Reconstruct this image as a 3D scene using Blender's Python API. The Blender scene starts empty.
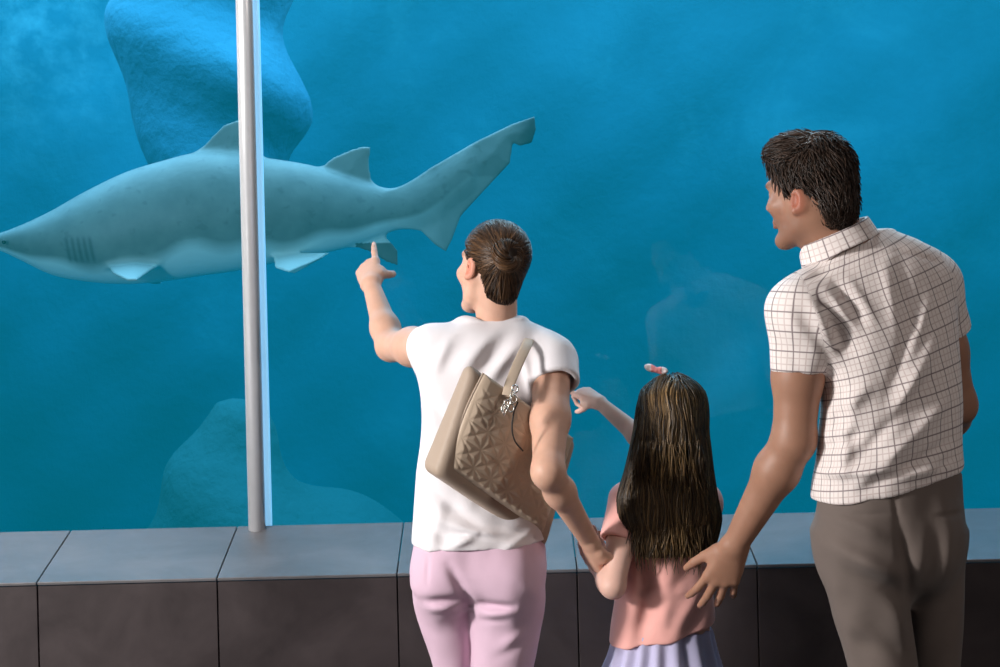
import bpy, math, random
import numpy as np
from concurrent.futures import ThreadPoolExecutor

rng = np.random.default_rng(7)
random.seed(7)
scn = bpy.context.scene
COL = scn.collection
F32 = np.float32

# ------------------------------------------------------------------ camera
CAMZ, FPX, ROLL = 1.36, 1500.0, math.radians(1.4)
CR, SR = math.cos(ROLL), math.sin(ROLL)

def P(px, py, d):
    """place in the room seen at photo pixel (px, py), d metres away"""
    u, v = (px - 500.0) / FPX, (333.5 - py) / FPX
    return np.array([(u * CR + v * SR) * d, d, CAMZ + (-u * SR + v * CR) * d])

cam = bpy.data.cameras.new('camera')
cam.lens = FPX * 36.0 / 1000.0
cam.sensor_width = 36.0
cam.clip_end = 200
co = bpy.data.objects.new('camera', cam)
COL.objects.link(co)
from mathutils import Matrix, Vector
co.matrix_world = Matrix(((CR, SR, 0, 0), (0, 0, -1, 0), (-SR, CR, 0, CAMZ), (0, 0, 0, 1)))
scn.camera = co
scn.view_settings.view_transform = 'Standard'
scn.view_settings.look = 'None'
scn.view_settings.exposure = 0.0

# ------------------------------------------------------------------ materials
def srgb(r, g, b):
    f = lambda c: (c / 255.0) / 12.92 if c / 255.0 <= 0.04045 else ((c / 255.0 + 0.055) / 1.055) ** 2.4
    return (f(r), f(g), f(b), 1.0)

class NT:
    def __init__(s, name):
        s.m = bpy.data.materials.new(name)
        s.m.use_nodes = True
        s.t = s.m.node_tree
        s.t.nodes.clear()
        s.out = s.t.nodes.new('ShaderNodeOutputMaterial')
    def n(s, typ, **kw):
        nd = s.t.nodes.new(typ)
        for k, v in kw.items():
            if k.startswith('_'):
                setattr(nd, k[1:], v)
            else:
                key = k.replace('__', ' ')
                if key.isdigit() or (key[0] == 'i' and key[1:].isdigit()):
                    key = int(key.strip('i'))
                sock = nd.inputs[key]
                if hasattr(v, 'is_output') or isinstance(v, bpy.types.NodeSocket):
                    s.t.links.new(v, sock)
                else:
                    sock.default_value = v
        return nd
    def link(s, a, b):
        s.t.links.new(a, b)
    def math(s, op, a, b=None, c=None):
        nd = s.t.nodes.new('ShaderNodeMath')
        nd.operation = op
        for i, v in enumerate((a, b, c)):
            if v is None: continue
            if isinstance(v, (int, float)): nd.inputs[i].default_value = v
            else: s.t.links.new(v, nd.inputs[i])
        return nd.outputs[0]
    def mix(s, fac, a, b, blend='MIX'):
        nd = s.t.nodes.new('ShaderNodeMix')
        nd.data_type = 'RGBA'
        nd.blend_type = blend
        for sock, v in ((nd.inputs[0], fac), (nd.inputs[6], a), (nd.inputs[7], b)):
            if isinstance(v, (int, float)): sock.default_value = v
            elif isinstance(v, (tuple, list)): sock.default_value = v
            else: s.t.links.new(v, sock)
        return nd.outputs[2]
    def noise(s, scale, detail=4, rough=0.55, vec=None, dist=0.0):
        nd = s.t.nodes.new('ShaderNodeTexNoise')
        nd.inputs['Scale'].default_value = scale
        nd.inputs['Detail'].default_value = detail
        nd.inputs['Roughness'].default_value = rough
        nd.inputs['Distortion'].default_value = dist
        if vec is None:
            vec = s.pos()
        s.t.links.new(vec, nd.inputs['Vector'])
        return nd.outputs['Fac']
    def pos(s):
        if not hasattr(s, '_pos'):
            s._pos = s.t.nodes.new('ShaderNodeTexCoord').outputs['Object']
        return s._pos
    def ramp(s, fac, stops):
        nd = s.t.nodes.new('ShaderNodeValToRGB')
        el = nd.color_ramp.elements
        while len(el) < len(stops): el.new(0.5)
        for e, (p, c) in zip(el, stops):
            e.position = p
            e.color = c if len(c) == 4 else (*c, 1)
        s.t.links.new(fac, nd.inputs[0])
        return nd.outputs[0]
    def attr(s, name):
        nd = s.t.nodes.new('ShaderNodeAttribute')
        nd.attribute_name = name
        return nd
    def bump(s, h, strength=0.3, dist=0.01):
        nd = s.t.nodes.new('ShaderNodeBump')
        nd.inputs['Strength'].default_value = strength
        nd.inputs['Distance'].default_value = dist
        s.t.links.new(h, nd.inputs['Height'])
        return nd.outputs[0]
    def bsdf(s, base, rough=0.6, metal=0.0, normal=None, sheen=0.0, spec=0.5, sss=0.0, coat=0.0):
        nd = s.t.nodes.new('ShaderNodeBsdfPrincipled')
        for sock, v in ((nd.inputs['Base Color'], base), (nd.inputs['Roughness'], rough), (nd.inputs['Metallic'], metal)):
            if isinstance(v, (int, float, tuple, list)): sock.default_value = v
            else: s.t.links.new(v, sock)
        nd.inputs['Specular IOR Level'].default_value = spec
        if normal is not None: s.t.links.new(normal, nd.inputs['Normal'])
        if sheen: nd.inputs['Sheen Weight'].default_value = sheen
        if coat: nd.inputs['Coat Weight'].default_value = coat
        if sss:
            nd.inputs['Subsurface Weight'].default_value = sss
            nd.inputs['Subsurface Radius'].default_value = (1.0, 0.35, 0.2)
            nd.inputs['Subsurface Scale'].default_value = 0.006
        s.t.links.new(nd.outputs[0], s.out.inputs['Surface'])
        return nd

def skin_mat(name, c):
    t = NT(name)
    n = t.noise(38, 5)
    col = t.mix(n, tuple(x * 0.86 for x in c[:3]) + (1,), tuple(min(1, x * 1.1) for x in c[:3]) + (1,))
    col = t.mix(1.0, col, t.attr('tint').outputs['Color'], 'MULTIPLY')
    b = t.bump(t.noise(420, 3), 0.15, 0.002)
    t.bsdf(col, t.math('ADD', t.math('MULTIPLY', n, 0.2), 0.4), normal=b, sss=0.12, spec=0.4)
    return t.m

def cloth_mat(name, c, scale=900, var=0.08, sheen=0.1, rough=0.85, bump=0.25):
    t = NT(name)
    n = t.noise(14, 5)
    lo = tuple(x * (1 - var) for x in c[:3]) + (1,)
    hi = tuple(min(1, x * (1 + var)) for x in c[:3]) + (1,)
    col = t.mix(n, lo, hi)
    h = t.noise(scale, 2)
    t.bsdf(col, rough, normal=t.bump(h, bump, 0.002), sheen=sheen, spec=0.25)
    return t.m

def hair_mat(name, lo, hi, rough=0.38):
    t = NT(name)
    f = t.attr('tone').outputs['Fac']
    col = t.mix(f, lo, hi)
    t.bsdf(col, rough, spec=0.28)
    return t.m

def plain_mat(name, c, rough=0.5, metal=0.0, coat=0.0, nscale=30, var=0.06, bump=0.0):
    t = NT(name)
    n = t.noise(nscale, 4)
    col = t.mix(n, tuple(x * (1 - var) for x in c[:3]) + (1,), tuple(min(1, x * (1 + var)) for x in c[:3]) + (1,))
    t.bsdf(col, rough, metal, coat=coat, normal=t.bump(n, bump, 0.003) if bump else None)
    return t.m

# ------------------------------------------------------------------ mesh helpers
def put(name, me, mat, parent=None, smooth=True):
    o = bpy.data.objects.new(name, me)
    COL.objects.link(o)
    if mat is not None: me.materials.append(mat)
    if smooth:
        me.polygons.foreach_set('use_smooth', np.ones(len(me.polygons), dtype=bool))
    if parent is not None: o.parent = parent
    return o

def mesh_arrays(name, V, Q):
    """V (n,3), Q (m,k) all faces with k corners"""
    V = np.asarray(V, dtype=F32); Q = np.asarray(Q, dtype=np.int32)
    me = bpy.data.meshes.new(name)
    me.vertices.add(len(V)); me.vertices.foreach_set('co', V.ravel())
    k = Q.shape[1]
    me.loops.add(Q.size); me.loops.foreach_set('vertex_index', Q.ravel())
    me.polygons.add(len(Q)); me.polygons.foreach_set('loop_start', np.arange(0, Q.size, k, dtype=np.int32))
    me.update(calc_edges=True)
    me.validate()
    return me

def set_attr(me, name, vals, typ):
    a = me.attributes.new(name, typ, 'POINT')
    key = {'FLOAT': 'value', 'FLOAT_VECTOR': 'vector', 'FLOAT_COLOR': 'color'}[typ]
    a.data.foreach_set(key, np.asarray(vals, dtype=F32).ravel())

def tag(o, label, cat=None, group=None, kind=None):
    o['label'] = label
    if cat: o['category'] = cat
    if group: o['group'] = group
    if kind: o['kind'] = kind
    return o

def empty(name, loc=(0, 0, 0)):
    o = bpy.data.objects.new(name, None)
    o.location = loc
    o.empty_display_size = 0.1
    COL.objects.link(o)
    return o

def adopt(child, parent):
    child.parent = parent
    child.matrix_parent_inverse = Matrix.Translation(parent.location).inverted()
    return child

def box_mesh(name, lo, hi, bevel=0.0, seg=2):
    import bmesh
    bm = bmesh.new()
    bmesh.ops.create_cube(bm, size=1)
    for v in bm.verts:
        for i in range(3):
            v.co[i] = lo[i] + (v.co[i] + 0.5) * (hi[i] - lo[i])
    if bevel:
        bmesh.ops.bevel(bm, geom=bm.edges[:], offset=bevel, segments=seg, affect='EDGES', profile=0.5)
    me = bpy.data.meshes.new(name)
    bm.to_mesh(me); bm.free()
    return me

# ------------------------------------------------------------------ distance fields
def nrm(v):
    v = np.asarray(v, dtype=float)
    return v / (np.linalg.norm(v) + 1e-12)

def smin(a, b, k):
    if k <= 0: return np.minimum(a, b)
    h = np.maximum(k - np.abs(a - b), 0) / k
    return np.minimum(a, b) - h * h * (k * 0.25)

def smax(a, b, k):
    return -smin(-a, -b, k)

class Op:
    __slots__ = ('kind', 'fn', 'k', 'c', 'r')
    def __init__(s, kind, fn, k, c, r):
        s.kind, s.fn, s.k, s.c, s.r = kind, fn, k, c, r

def dseg(X, a, b):
    ba = (b - a).astype(F32)
    t = np.clip(((X - a.astype(F32)) @ ba) / (ba @ ba), 0, 1)
    return np.linalg.norm(X - a.astype(F32) - t[:, None] * ba, axis=1), t

class Field:
    def __init__(s): s.ops = []
    def add(s, fn, k=0.0, c=None, r=0.0, kind='u'):
        s.ops.append(Op(kind, fn, k, None if c is None else np.asarray(c, float), r)); return s
    def cone(s, a, b, r1, r2, k=0.02, kind='u'):
        a, b = np.asarray(a, float), np.asarray(b, float)
        def fn(X):
            d, t = dseg(X, a, b)
            return d - (r1 + (r2 - r1) * t)
        return s.add(fn, k, (a + b) / 2, np.linalg.norm(b - a) / 2 + max(r1, r2), kind)
    def chain(s, pts, rs, k=0.02):
        for i in range(len(pts) - 1): s.cone(pts[i], pts[i + 1], rs[i], rs[i + 1], k)
        return s
    def ell(s, c, r, R=None, k=0.02, kind='u'):
        c = np.asarray(c, float); r = np.asarray(r, dtype=F32)
        R32 = None if R is None else np.asarray(R, dtype=F32)
        c32 = c.astype(F32)
        def fn(X):
            Q = X - c32
            if R32 is not None: Q = Q @ R32
            k0 = np.linalg.norm(Q / r, axis=1); k1 = np.linalg.norm(Q / (r * r), axis=1)
            return k0 * (k0 - 1) / (k1 + 1e-9)
        return s.add(fn, k, c, float(max(r)), kind)
    def loft(s, L, k=0.02, kind='u', grow=0.0):
        return s.add(lambda X: L.dist(X, grow), k, L.center, L.radius, kind)
    def plane(s, p, n, k=0.0):
        """keep the side the normal points away from"""
        p, n = np.asarray(p, dtype=F32), nrm(n).astype(F32)
        return s.add(lambda X: (X - p) @ n, k, None, 0, 'i')
    def fold(s, a, b, w, amp):
        """ridge (amp > 0) or crease in the cloth of the back, running from a to b"""
        a, b = np.asarray(a, float), np.asarray(b, float)
        a2, ba = a[[0, 2]].astype(F32), (b - a)[[0, 2]].astype(F32)
        yc = (a[1] + b[1]) / 2 + .07
        def fn(X):
            q = X[:, [0, 2]] - a2
            t = np.clip(q @ ba / (ba @ ba), 0, 1)
            d = np.linalg.norm(q - t[:, None] * ba, axis=1)
            return (amp * np.exp(-(d / w) ** 2) * (0.35 + 0.65 * np.sin(np.pi * t)) * np.clip((yc - X[:, 1]) / .05, 0, 1)).astype(F32)
        return s.add(fn, 0, (a + b) / 2, np.linalg.norm(b - a) / 2 + 3 * w + .1, 'd')
    def ev(s, X, c=None, R=0.0):
        X = np.asarray(X, dtype=F32)
        d = np.full(len(X), 0.25, dtype=F32)
        for o in s.ops:
            if c is not None and o.c is not None and np.linalg.norm(o.c - c) - o.r - R > 0.05 + o.k: continue
            v = o.fn(X)
            if o.kind == 'u': d = smin(d, v, o.k)
            elif o.kind == 's': d = smax(d, -v, o.k)
            elif o.kind == 'i': d = smax(d, v, o.k)
            else: d = d - v
            d = d.astype(F32)
        return d
    def grad(s, X, e=0.002):
        g = np.empty((len(X), 3))
        for i in range(3):
            o = np.zeros(3, dtype=F32); o[i] = e
            g[:, i] = s.ev(X + o) - s.ev(X - o)
        return g / (np.linalg.norm(g, axis=1, keepdims=True) + 1e-9)

class Loft:
    """stack of level ellipses: stations (z, cx, cy, a, b) turned by yaw"""
    def __init__(s, st, yaw=0.0, p=2.0):
        st = sorted(st)
        A = np.array(st, dtype=float)
        zz = np.linspace(A[0, 0], A[-1, 0], 160)
        def sp(col):
            y = A[:, col]; x = A[:, 0]; m = np.gradient(y, x) if len(x) > 2 else np.full(len(x), (y[-1] - y[0]) / (x[-1] - x[0]))
            i = np.clip(np.searchsorted(x, zz) - 1, 0, len(x) - 2)
            h = x[i + 1] - x[i]; t = (zz - x[i]) / h
            return ((2*t**3 - 3*t*t + 1) * y[i] + (t**3 - 2*t*t + t) * h * m[i] + (-2*t**3 + 3*t*t) * y[i + 1] + (t**3 - t*t) * h * m[i + 1])
        s.z = zz; s.cx, s.cy, s.a, s.b = sp(1), sp(2), sp(3), sp(4)
        s.cs, s.sn = math.cos(yaw), math.sin(yaw)
        s.p = p
        s.center = np.array([s.cx.mean(), s.cy.mean(), (zz[0] + zz[-1]) / 2])
        s.radius = (zz[-1] - zz[0]) / 2 + max(s.a.max(), s.b.max()) + np.ptp(s.cx) / 2
    def local(s, X):
        z = np.clip(X[:, 2], s.z[0], s.z[-1])
        x = X[:, 0] - np.interp(z, s.z, s.cx); y = X[:, 1] - np.interp(z, s.z, s.cy)
        return x * s.cs + y * s.sn, -x * s.sn + y * s.cs, np.interp(z, s.z, s.a), np.interp(z, s.z, s.b)
    def dist(s, X, grow=0.0):
        u, w, a, b = s.local(X)
        a = a + grow; b = b + grow
        if s.p == 2.0:
            r = np.sqrt((u / a) ** 2 + (w / b) ** 2) + 1e-6
            g = np.sqrt((u / (a * a)) ** 2 + (w / (b * b)) ** 2) / r + 1e-6
            d = (r - 1) / g
        else:
            p = s.p
            ua, wb = np.abs(u / a) + 1e-6, np.abs(w / b) + 1e-6
            r = (ua ** p + wb ** p) ** (1 / p)
            g = r ** (1 - p) * np.sqrt((ua ** (p - 1) / a) ** 2 + (wb ** (p - 1) / b) ** 2) + 1e-6
            d = (r - 1) / g
        d = np.maximum(d, -np.minimum(a, b))
        dz = np.maximum(s.z[0] - X[:, 2], X[:, 2] - s.z[-1])
        out = np.where(dz > 0, np.sqrt(np.maximum(d, 0) ** 2 + dz ** 2), np.maximum(d, dz))
        return out.astype(F32)

def sil(rows, yaw=0.0, ratio=0.62, p=2.0):
    """rows (y, x_left, x_right, depth[, ratio]) read off the photo's outline"""
    st = []
    for row in rows:
        y, xl, xr, d = row[:4]
        q = row[4] if len(row) > 4 else ratio
        c = P((xl + xr) / 2, y, d)
        w = (xr - xl) / 2 / FPX * d
        a = w / math.sqrt(math.cos(yaw) ** 2 + (q * math.sin(yaw)) ** 2)
        st.append((c[2], c[0], c[1], a, a * q))
    return Loft(st, yaw, p)

def facing(phi, pitch=0.0, roll=0.0):
    """columns right, forward, up of someone looking away from the camera turned phi to the left"""
    f = np.array([-math.sin(phi), math.cos(phi), 0]); r = np.array([math.cos(phi), math.sin(phi), 0]); u = np.array([0, 0, 1.0])
    f, u = f * math.cos(pitch) + u * math.sin(pitch), u * math.cos(pitch) - f * math.sin(pitch)
    r, u = r * math.cos(roll) + u * math.sin(roll), u * math.cos(roll) - r * math.sin(roll)
    return np.stack([r, f, u], axis=1)

def polygonise(fld, lo, hi, h, B=8):
    lo = np.asarray(lo, float); hi = np.asarray(hi, float)
    nb = np.ceil((hi - lo) / (B * h)).astype(int)
    gi = np.stack(np.meshgrid(*[np.arange(n) for n in nb], indexing='ij'), -1).reshape(-1, 3)
    cen = lo + (gi + 0.5) * B * h
    half = 0.5 * B * h * math.sqrt(3)
    d = np.concatenate([fld.ev(c) for c in np.array_split(cen, max(1, len(cen) // 60000))])
    act = gi[np.abs(d) < half * 1.35 + 0.006]
    off = np.stack(np.meshgrid(*[np.arange(B + 1)] * 3, indexing='ij'), -1).reshape(-1, 3)
    # coherent groups of blocks
    key = (act // 3) @ np.array([1, 1000, 1000000])
    order = np.argsort(key, kind='stable'); act = act[order]; key = key[order]
    cuts = np.flatnonzero(np.diff(key)) + 1
    groups = np.split(act, cuts)
    def work(g):
        pts = (lo + (g[:, None, :] * B + off[None]) * h).reshape(-1, 3)
        a, b = pts.min(0), pts.max(0)
        return fld.ev(pts, (a + b) / 2, np.linalg.norm(b - a) / 2).reshape(len(g), B + 1, B + 1, B + 1)
    with ThreadPoolExecutor(4) as ex:
        vals = np.concatenate(list(ex.map(work, groups)))
    dims = nb * B + 2
    mul = np.array([1, dims[0], dims[0] * dims[1]], dtype=np.int64)
    ins = vals < 0
    corners = [(i, j, k) for i in (0, 1) for j in (0, 1) for k in (0, 1)]
    sl = lambda a, c: a[:, c[0]:c[0] + B, c[1]:c[1] + B, c[2]:c[2] + B]
    cnt = sum(sl(ins, c).astype(np.int8) for c in corners)
    cell = np.argwhere((cnt > 0) & (cnt < 8))
    cv = np.stack([vals[cell[:, 0], cell[:, 1] + c[0], cell[:, 2] + c[1], cell[:, 3] + c[2]] for c in corners], 1)
    acc = np.zeros((len(cell), 3)); n = np.zeros(len(cell))
    for a in range(8):
        for b in range(a + 1, 8):
            ca, cb = np.array(corners[a]), np.array(corners[b])
            if np.abs(ca - cb).sum() != 1: continue
            va, vb = cv[:, a], cv[:, b]
            m = (va < 0) != (vb < 0)
            t = np.where(m, va / np.where(m, va - vb, 1), 0)
            acc += np.where(m[:, None], ca + t[:, None] * (cb - ca), 0); n += m
    gcell = act[cell[:, 0]] * B + cell[:, 1:]
    V = lo + (gcell + acc / n[:, None]) * h
    ids = gcell @ mul
    so = np.argsort(ids); sid = ids[so]
    quads = []
    for ax in range(3):
        c0 = vals[:, :B, :B, :B]
        c1 = vals[:, (1 if ax == 0 else 0):B + (ax == 0), (1 if ax == 1 else 0):B + (ax == 1), (1 if ax == 2 else 0):B + (ax == 2)]
        e = np.argwhere((c0 < 0) != (c1 < 0))
        flip = c0[e[:, 0], e[:, 1], e[:, 2], e[:, 3]] < 0
        g = act[e[:, 0]] * B + e[:, 1:]
        u, v = (ax + 1) % 3, (ax + 2) % 3
        du = np.zeros(3, int); du[u] = 1
        dv = np.zeros(3, int); dv[v] = 1
        q = np.stack([g, g - du, g - du - dv, g - dv], 1) @ mul
        pos_ = np.clip(np.searchsorted(sid, q), 0, len(sid) - 1)
        ok = (sid[pos_] == q).all(1)
        q = so[pos_][ok]; fl = flip[ok]
        q[~fl] = q[~fl][:, ::-1]
        quads.append(q)
    Q = np.concatenate(quads)
    return V, Q

def relax(V, Q, it=1, lam=0.5):
    for _ in range(it):
        acc = np.zeros_like(V); n = np.zeros(len(V))
        for a, b in ((0, 1), (1, 2), (2, 3), (3, 0)):
            np.add.at(acc, Q[:, a], V[Q[:, b]]); np.add.at(n, Q[:, a], 1)
            np.add.at(acc, Q[:, b], V[Q[:, a]]); np.add.at(n, Q[:, b], 1)
        V = V + lam * (acc / np.maximum(n, 1)[:, None] - V)
    return V

def biggest(V, Q):
    """drop stray specks: keep connected pieces holding over 2 percent of the faces"""
    lab = np.arange(len(V))
    while True:
        m = lab[Q].min(1)
        new = lab.copy()
        for i in range(4): np.minimum.at(new, Q[:, i], m)
        new = new[new]
        if (new == lab).all(): break
        lab = new
    fl = lab[Q[:, 0]]
    u, c = np.unique(fl, return_counts=True)
    keep = np.isin(fl, u[c > 0.02 * len(Q)])
    Q = Q[keep]
    used = np.unique(Q)
    mp = np.full(len(V), -1); mp[used] = np.arange(len(used))
    return V[used], mp[Q]

def sculpt(name, fld, lo, hi, h, mat, parent=None, it=1, lam=0.5):
    V, Q = polygonise(fld, lo, hi, h)
    V, Q = biggest(V, Q)
    if it: V = relax(V, Q, it, lam)
    me = mesh_arrays(name, V, Q)
    return put(name, me, mat, parent), V, Q

def tubes(paths, rad, sides=3):
    """paths (n,m,3), rad (n,m) -> V,Q"""
    n, m, _ = paths.shape
    T = np.gradient(paths, axis=1); T /= np.linalg.norm(T, axis=2, keepdims=True) + 1e-9
    ref = rng.normal(size=(n, 1, 3)); ref = ref / np.linalg.norm(ref, axis=2, keepdims=True)
    A = np.cross(T, ref); A /= np.linalg.norm(A, axis=2, keepdims=True) + 1e-9
    Bv = np.cross(T, A)
    ang = np.arange(sides) * 2 * math.pi / sides
    ring = A[:, :, None] * np.cos(ang)[None, None, :, None] + Bv[:, :, None] * np.sin(ang)[None, None, :, None]
    V = (paths[:, :, None] + ring * rad[:, :, None, None]).reshape(-1, 3)
    base = (np.arange(n)[:, None, None] * m + np.arange(m - 1)[None, :, None]) * sides
    s0 = np.arange(sides)[None, None]; s1 = (s0 + 1) % sides
    Q = np.stack([base + s0, base + s1, base + s1 + sides, base + s0 + sides], -1).reshape(-1, 4)
    return V, Q

def tube_path(name, pts, r, mat, parent=None, sides=8, sub=6, closed=False):
    pts = np.asarray(pts, float)
    n = len(pts); t = np.linspace(0, n - 1, (n - 1) * sub + 1)
    i = np.clip(t.astype(int), 0, n - 2); f = (t - i)[:, None]
    m = np.gradient(pts, axis=0) if n > 2 else np.repeat((pts[1:] - pts[:1]), 2, 0)
    q = ((2*f**3 - 3*f*f + 1) * pts[i] + (f**3 - 2*f*f + f) * m[i] + (-2*f**3 + 3*f*f) * pts[i + 1] + (f**3 - f*f) * m[i + 1])
    V, Q = tubes(q[None], np.full((1, len(q)), r) if np.isscalar(r) else np.interp(t, np.arange(n), r)[None], sides)
    return put(name, mesh_arrays(name, V, Q), mat, parent)

def hair_object(name, V0, Q0, tone0, paths, rad, tone, mat, parent=None):
    """one mesh: the mass of the hair and the locks lying on it"""
    V, Q = tubes(paths, rad)
    per = paths.shape[1] * 3
    T = np.repeat(tone, per)
    VV = np.concatenate([V0, V]); QQ = np.concatenate([Q0, Q + len(V0)])
    me = mesh_arrays(name, VV, QQ)
    set_attr(me, 'tone', np.concatenate([np.full(len(V0), tone0), T]), 'FLOAT')
    return put(name, me, mat, parent)

def grow(fld, roots, dirfn, steps, step, off, jitter=0.25):
    X = roots.copy(); path = [X.copy()]
    n = len(X)
    jit = rng.normal(size=(n, 3)) * jitter
    for i in range(steps):
        N = fld.grad(X)
        D = dirfn(X, i) + jit
        D = D - N * (D * N).sum(1, keepdims=True)
        D /= np.linalg.norm(D, axis=1, keepdims=True) + 1e-9
        X = X + D * (step[:, None] if hasattr(step, 'shape') else step)
        o = off(i, n) if callable(off) else off
        X = X - N * (fld.ev(X) - o)[:, None]
        path.append(X.copy())
    return np.stack(path, 1)

def pick(V, Q, count, mask):
    idx = np.flatnonzero(mask)
    return V[rng.choice(idx, count, replace=len(idx) < count)]

# ------------------------------------------------------------------ anatomy
def head_ops(fld, c, R, s=1.0, female=False, ear=0.0):
    c = np.asarray(c, float)
    W = lambda p: c + R @ (np.asarray(p, float) * s)
    fld.ell(W((0, -.015, .045)), np.array((.077, .098, .088)) * s, R, 0.0)
    fld.ell(W((0, .028, -.015)), np.array((.066, .074, .1)) * s, R, .03 * s)
    jw = .044 if not female else .043
    for q in (-1, 1):
        fld.cone(W((q * .052, -.002, -.03)), W((q * jw, .012, -.075)), .026 * s, .022 * s, .02 * s)
        fld.cone(W((q * jw, .012, -.075)), W((q * .012, .075, -.105)), .022 * s, .02 * s, .02 * s)
        fld.ell(W((q * .043, .068, -.018)), np.array((.024, .024, .022)) * s, R, .02 * s)
    fld.ell(W((0, .082, -.105)), np.array((.022, .02, .018)) * s, R, .015 * s)
    fld.cone(W((-.034, .088, .036)), W((.034, .088, .036)), .013 * s, .013 * s, .015 * s)
    fld.cone(W((0, .096, .026)), W((0, .115, -.016)), .008 * s, .010 * s, .012 * s)
    for q in (-1, 1):
        fld.ell(W((q * .0115, .104, -.022)), np.array((.0085, .011, .008)) * s, R, .008 * s)
        fld.ell(W((q * .032, .112, .014)), np.array((.019, .022, .013)) * s, R, .012 * s, 's')
        fld.ell(W((q * .032, .081, .014)), np.array((.0142, .0142, .0125)) * s, R, .004 * s)
        fld.ell(W((q * .032, .1, .0135)), np.array((.0105, .016, .004)) * s, R, .002 * s, 's')
    lr = 1.0 if female else .75
    fld.cone(W((-.02, .096, -.056)), W((.02, .096, -.056)), .006 * s * lr, .006 * s * lr, .008 * s)
    fld.cone(W((-.017, .095, -.068)), W((.017, .095, -.068)), .007 * s * lr, .007 * s * lr, .006 * s)
    fld.cone(W((-.022, .108, -.0615)), W((.022, .108, -.0615)), .0028 * s, .0028 * s, .003 * s, 's')
    for q in (-1, 1):
        ang = q * -0.35
        Re = R @ np.array([[math.cos(ang), -math.sin(ang), 0], [math.sin(ang), math.cos(ang), 0], [0, 0, 1]])
        fld.ell(W((q * .083, -.012, .002 + ear)), np.array((.008, .019, .031)) * s, Re, .006 * s)
        fld.ell(W((q * .09, -.006, .003 + ear)), np.array((.007, .0115, .02)) * s, Re, .004 * s, 's')
        fld.ell(W((q * .085, -.002, -.024 + ear)), np.array((.0065, .009, .01)) * s, Re, .005 * s)
    return W

def head_tint(V, tint, c, R, s, stubble=0.0, brow=(.28, .2, .16)):
    L = ((V - c) @ R) / s
    x, y, z = np.abs(L[:, 0]), L[:, 1], L[:, 2]
    near = (np.linalg.norm(L, axis=1) < .17)
    def g(m, col):
        m = np.clip(m, 0, 1)[:, None] * near[:, None]
        tint[:] = tint * (1 - m) + tint * np.array(col) * m
    ear = np.exp(-(((x - .086) / .012) ** 2 + ((y + .01) / .022) ** 2 + ((z + (.016 if stubble else 0)) / .032) ** 2))
    g(ear * 1.2, (1.05, .62, .55))
    lips = np.exp(-((x / .02) ** 4 + ((z + .062) / .0105) ** 4)) * (y > .085)
    g(lips, (.95, .55, .55))
    br = np.exp(-(((x - .032) / .019) ** 4 + ((z - .038 + (x - .03) * .1) / .0055) ** 2)) * (y > .06)
    g(br * 1.1, brow)
    ch = np.exp(-(((x - .045) / .025) ** 2 + ((z + .025) / .025) ** 2)) * (y > .03)
    g(ch * .5, (1.05, .82, .78))
    if stubble:
        st = np.clip((-.03 - z) / .03, 0, 1) * np.clip((y + .02) / .03, 0, 1)
        g(st * stubble, (.72, .7, .7))

def eyes(parent, W, R, s):
    mat = MAT['eye']
    for q in (-1, 1):
        import bmesh
        bm = bmesh.new()
        bmesh.ops.create_uvsphere(bm, u_segments=24, v_segments=16, radius=.0122 * s)
        me = bpy.data.meshes.new('eye')
        for v in bm.verts:
            p = R @ np.array((v.co.x, v.co.z * 1.0, -v.co.y))
            v.co = Vector(W((q * .032, .0815, .0138)) + p)
        bm.to_mesh(me); bm.free()
        C = W((q * .032, .0815, .0138))
        co_ = np.array([v.co[:] for v in me.vertices])
        f = ((co_ - C) @ R[:, 1]) / (.0122 * s)
        col = np.ones((len(co_), 4)); col[f > .86, :3] = (.2, .13, .08); col[f > .96, :3] = 0.01
        set_attr(me, 'tint', col, 'FLOAT_COLOR')
        adopt(put('eye', me, mat), parent)

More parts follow.
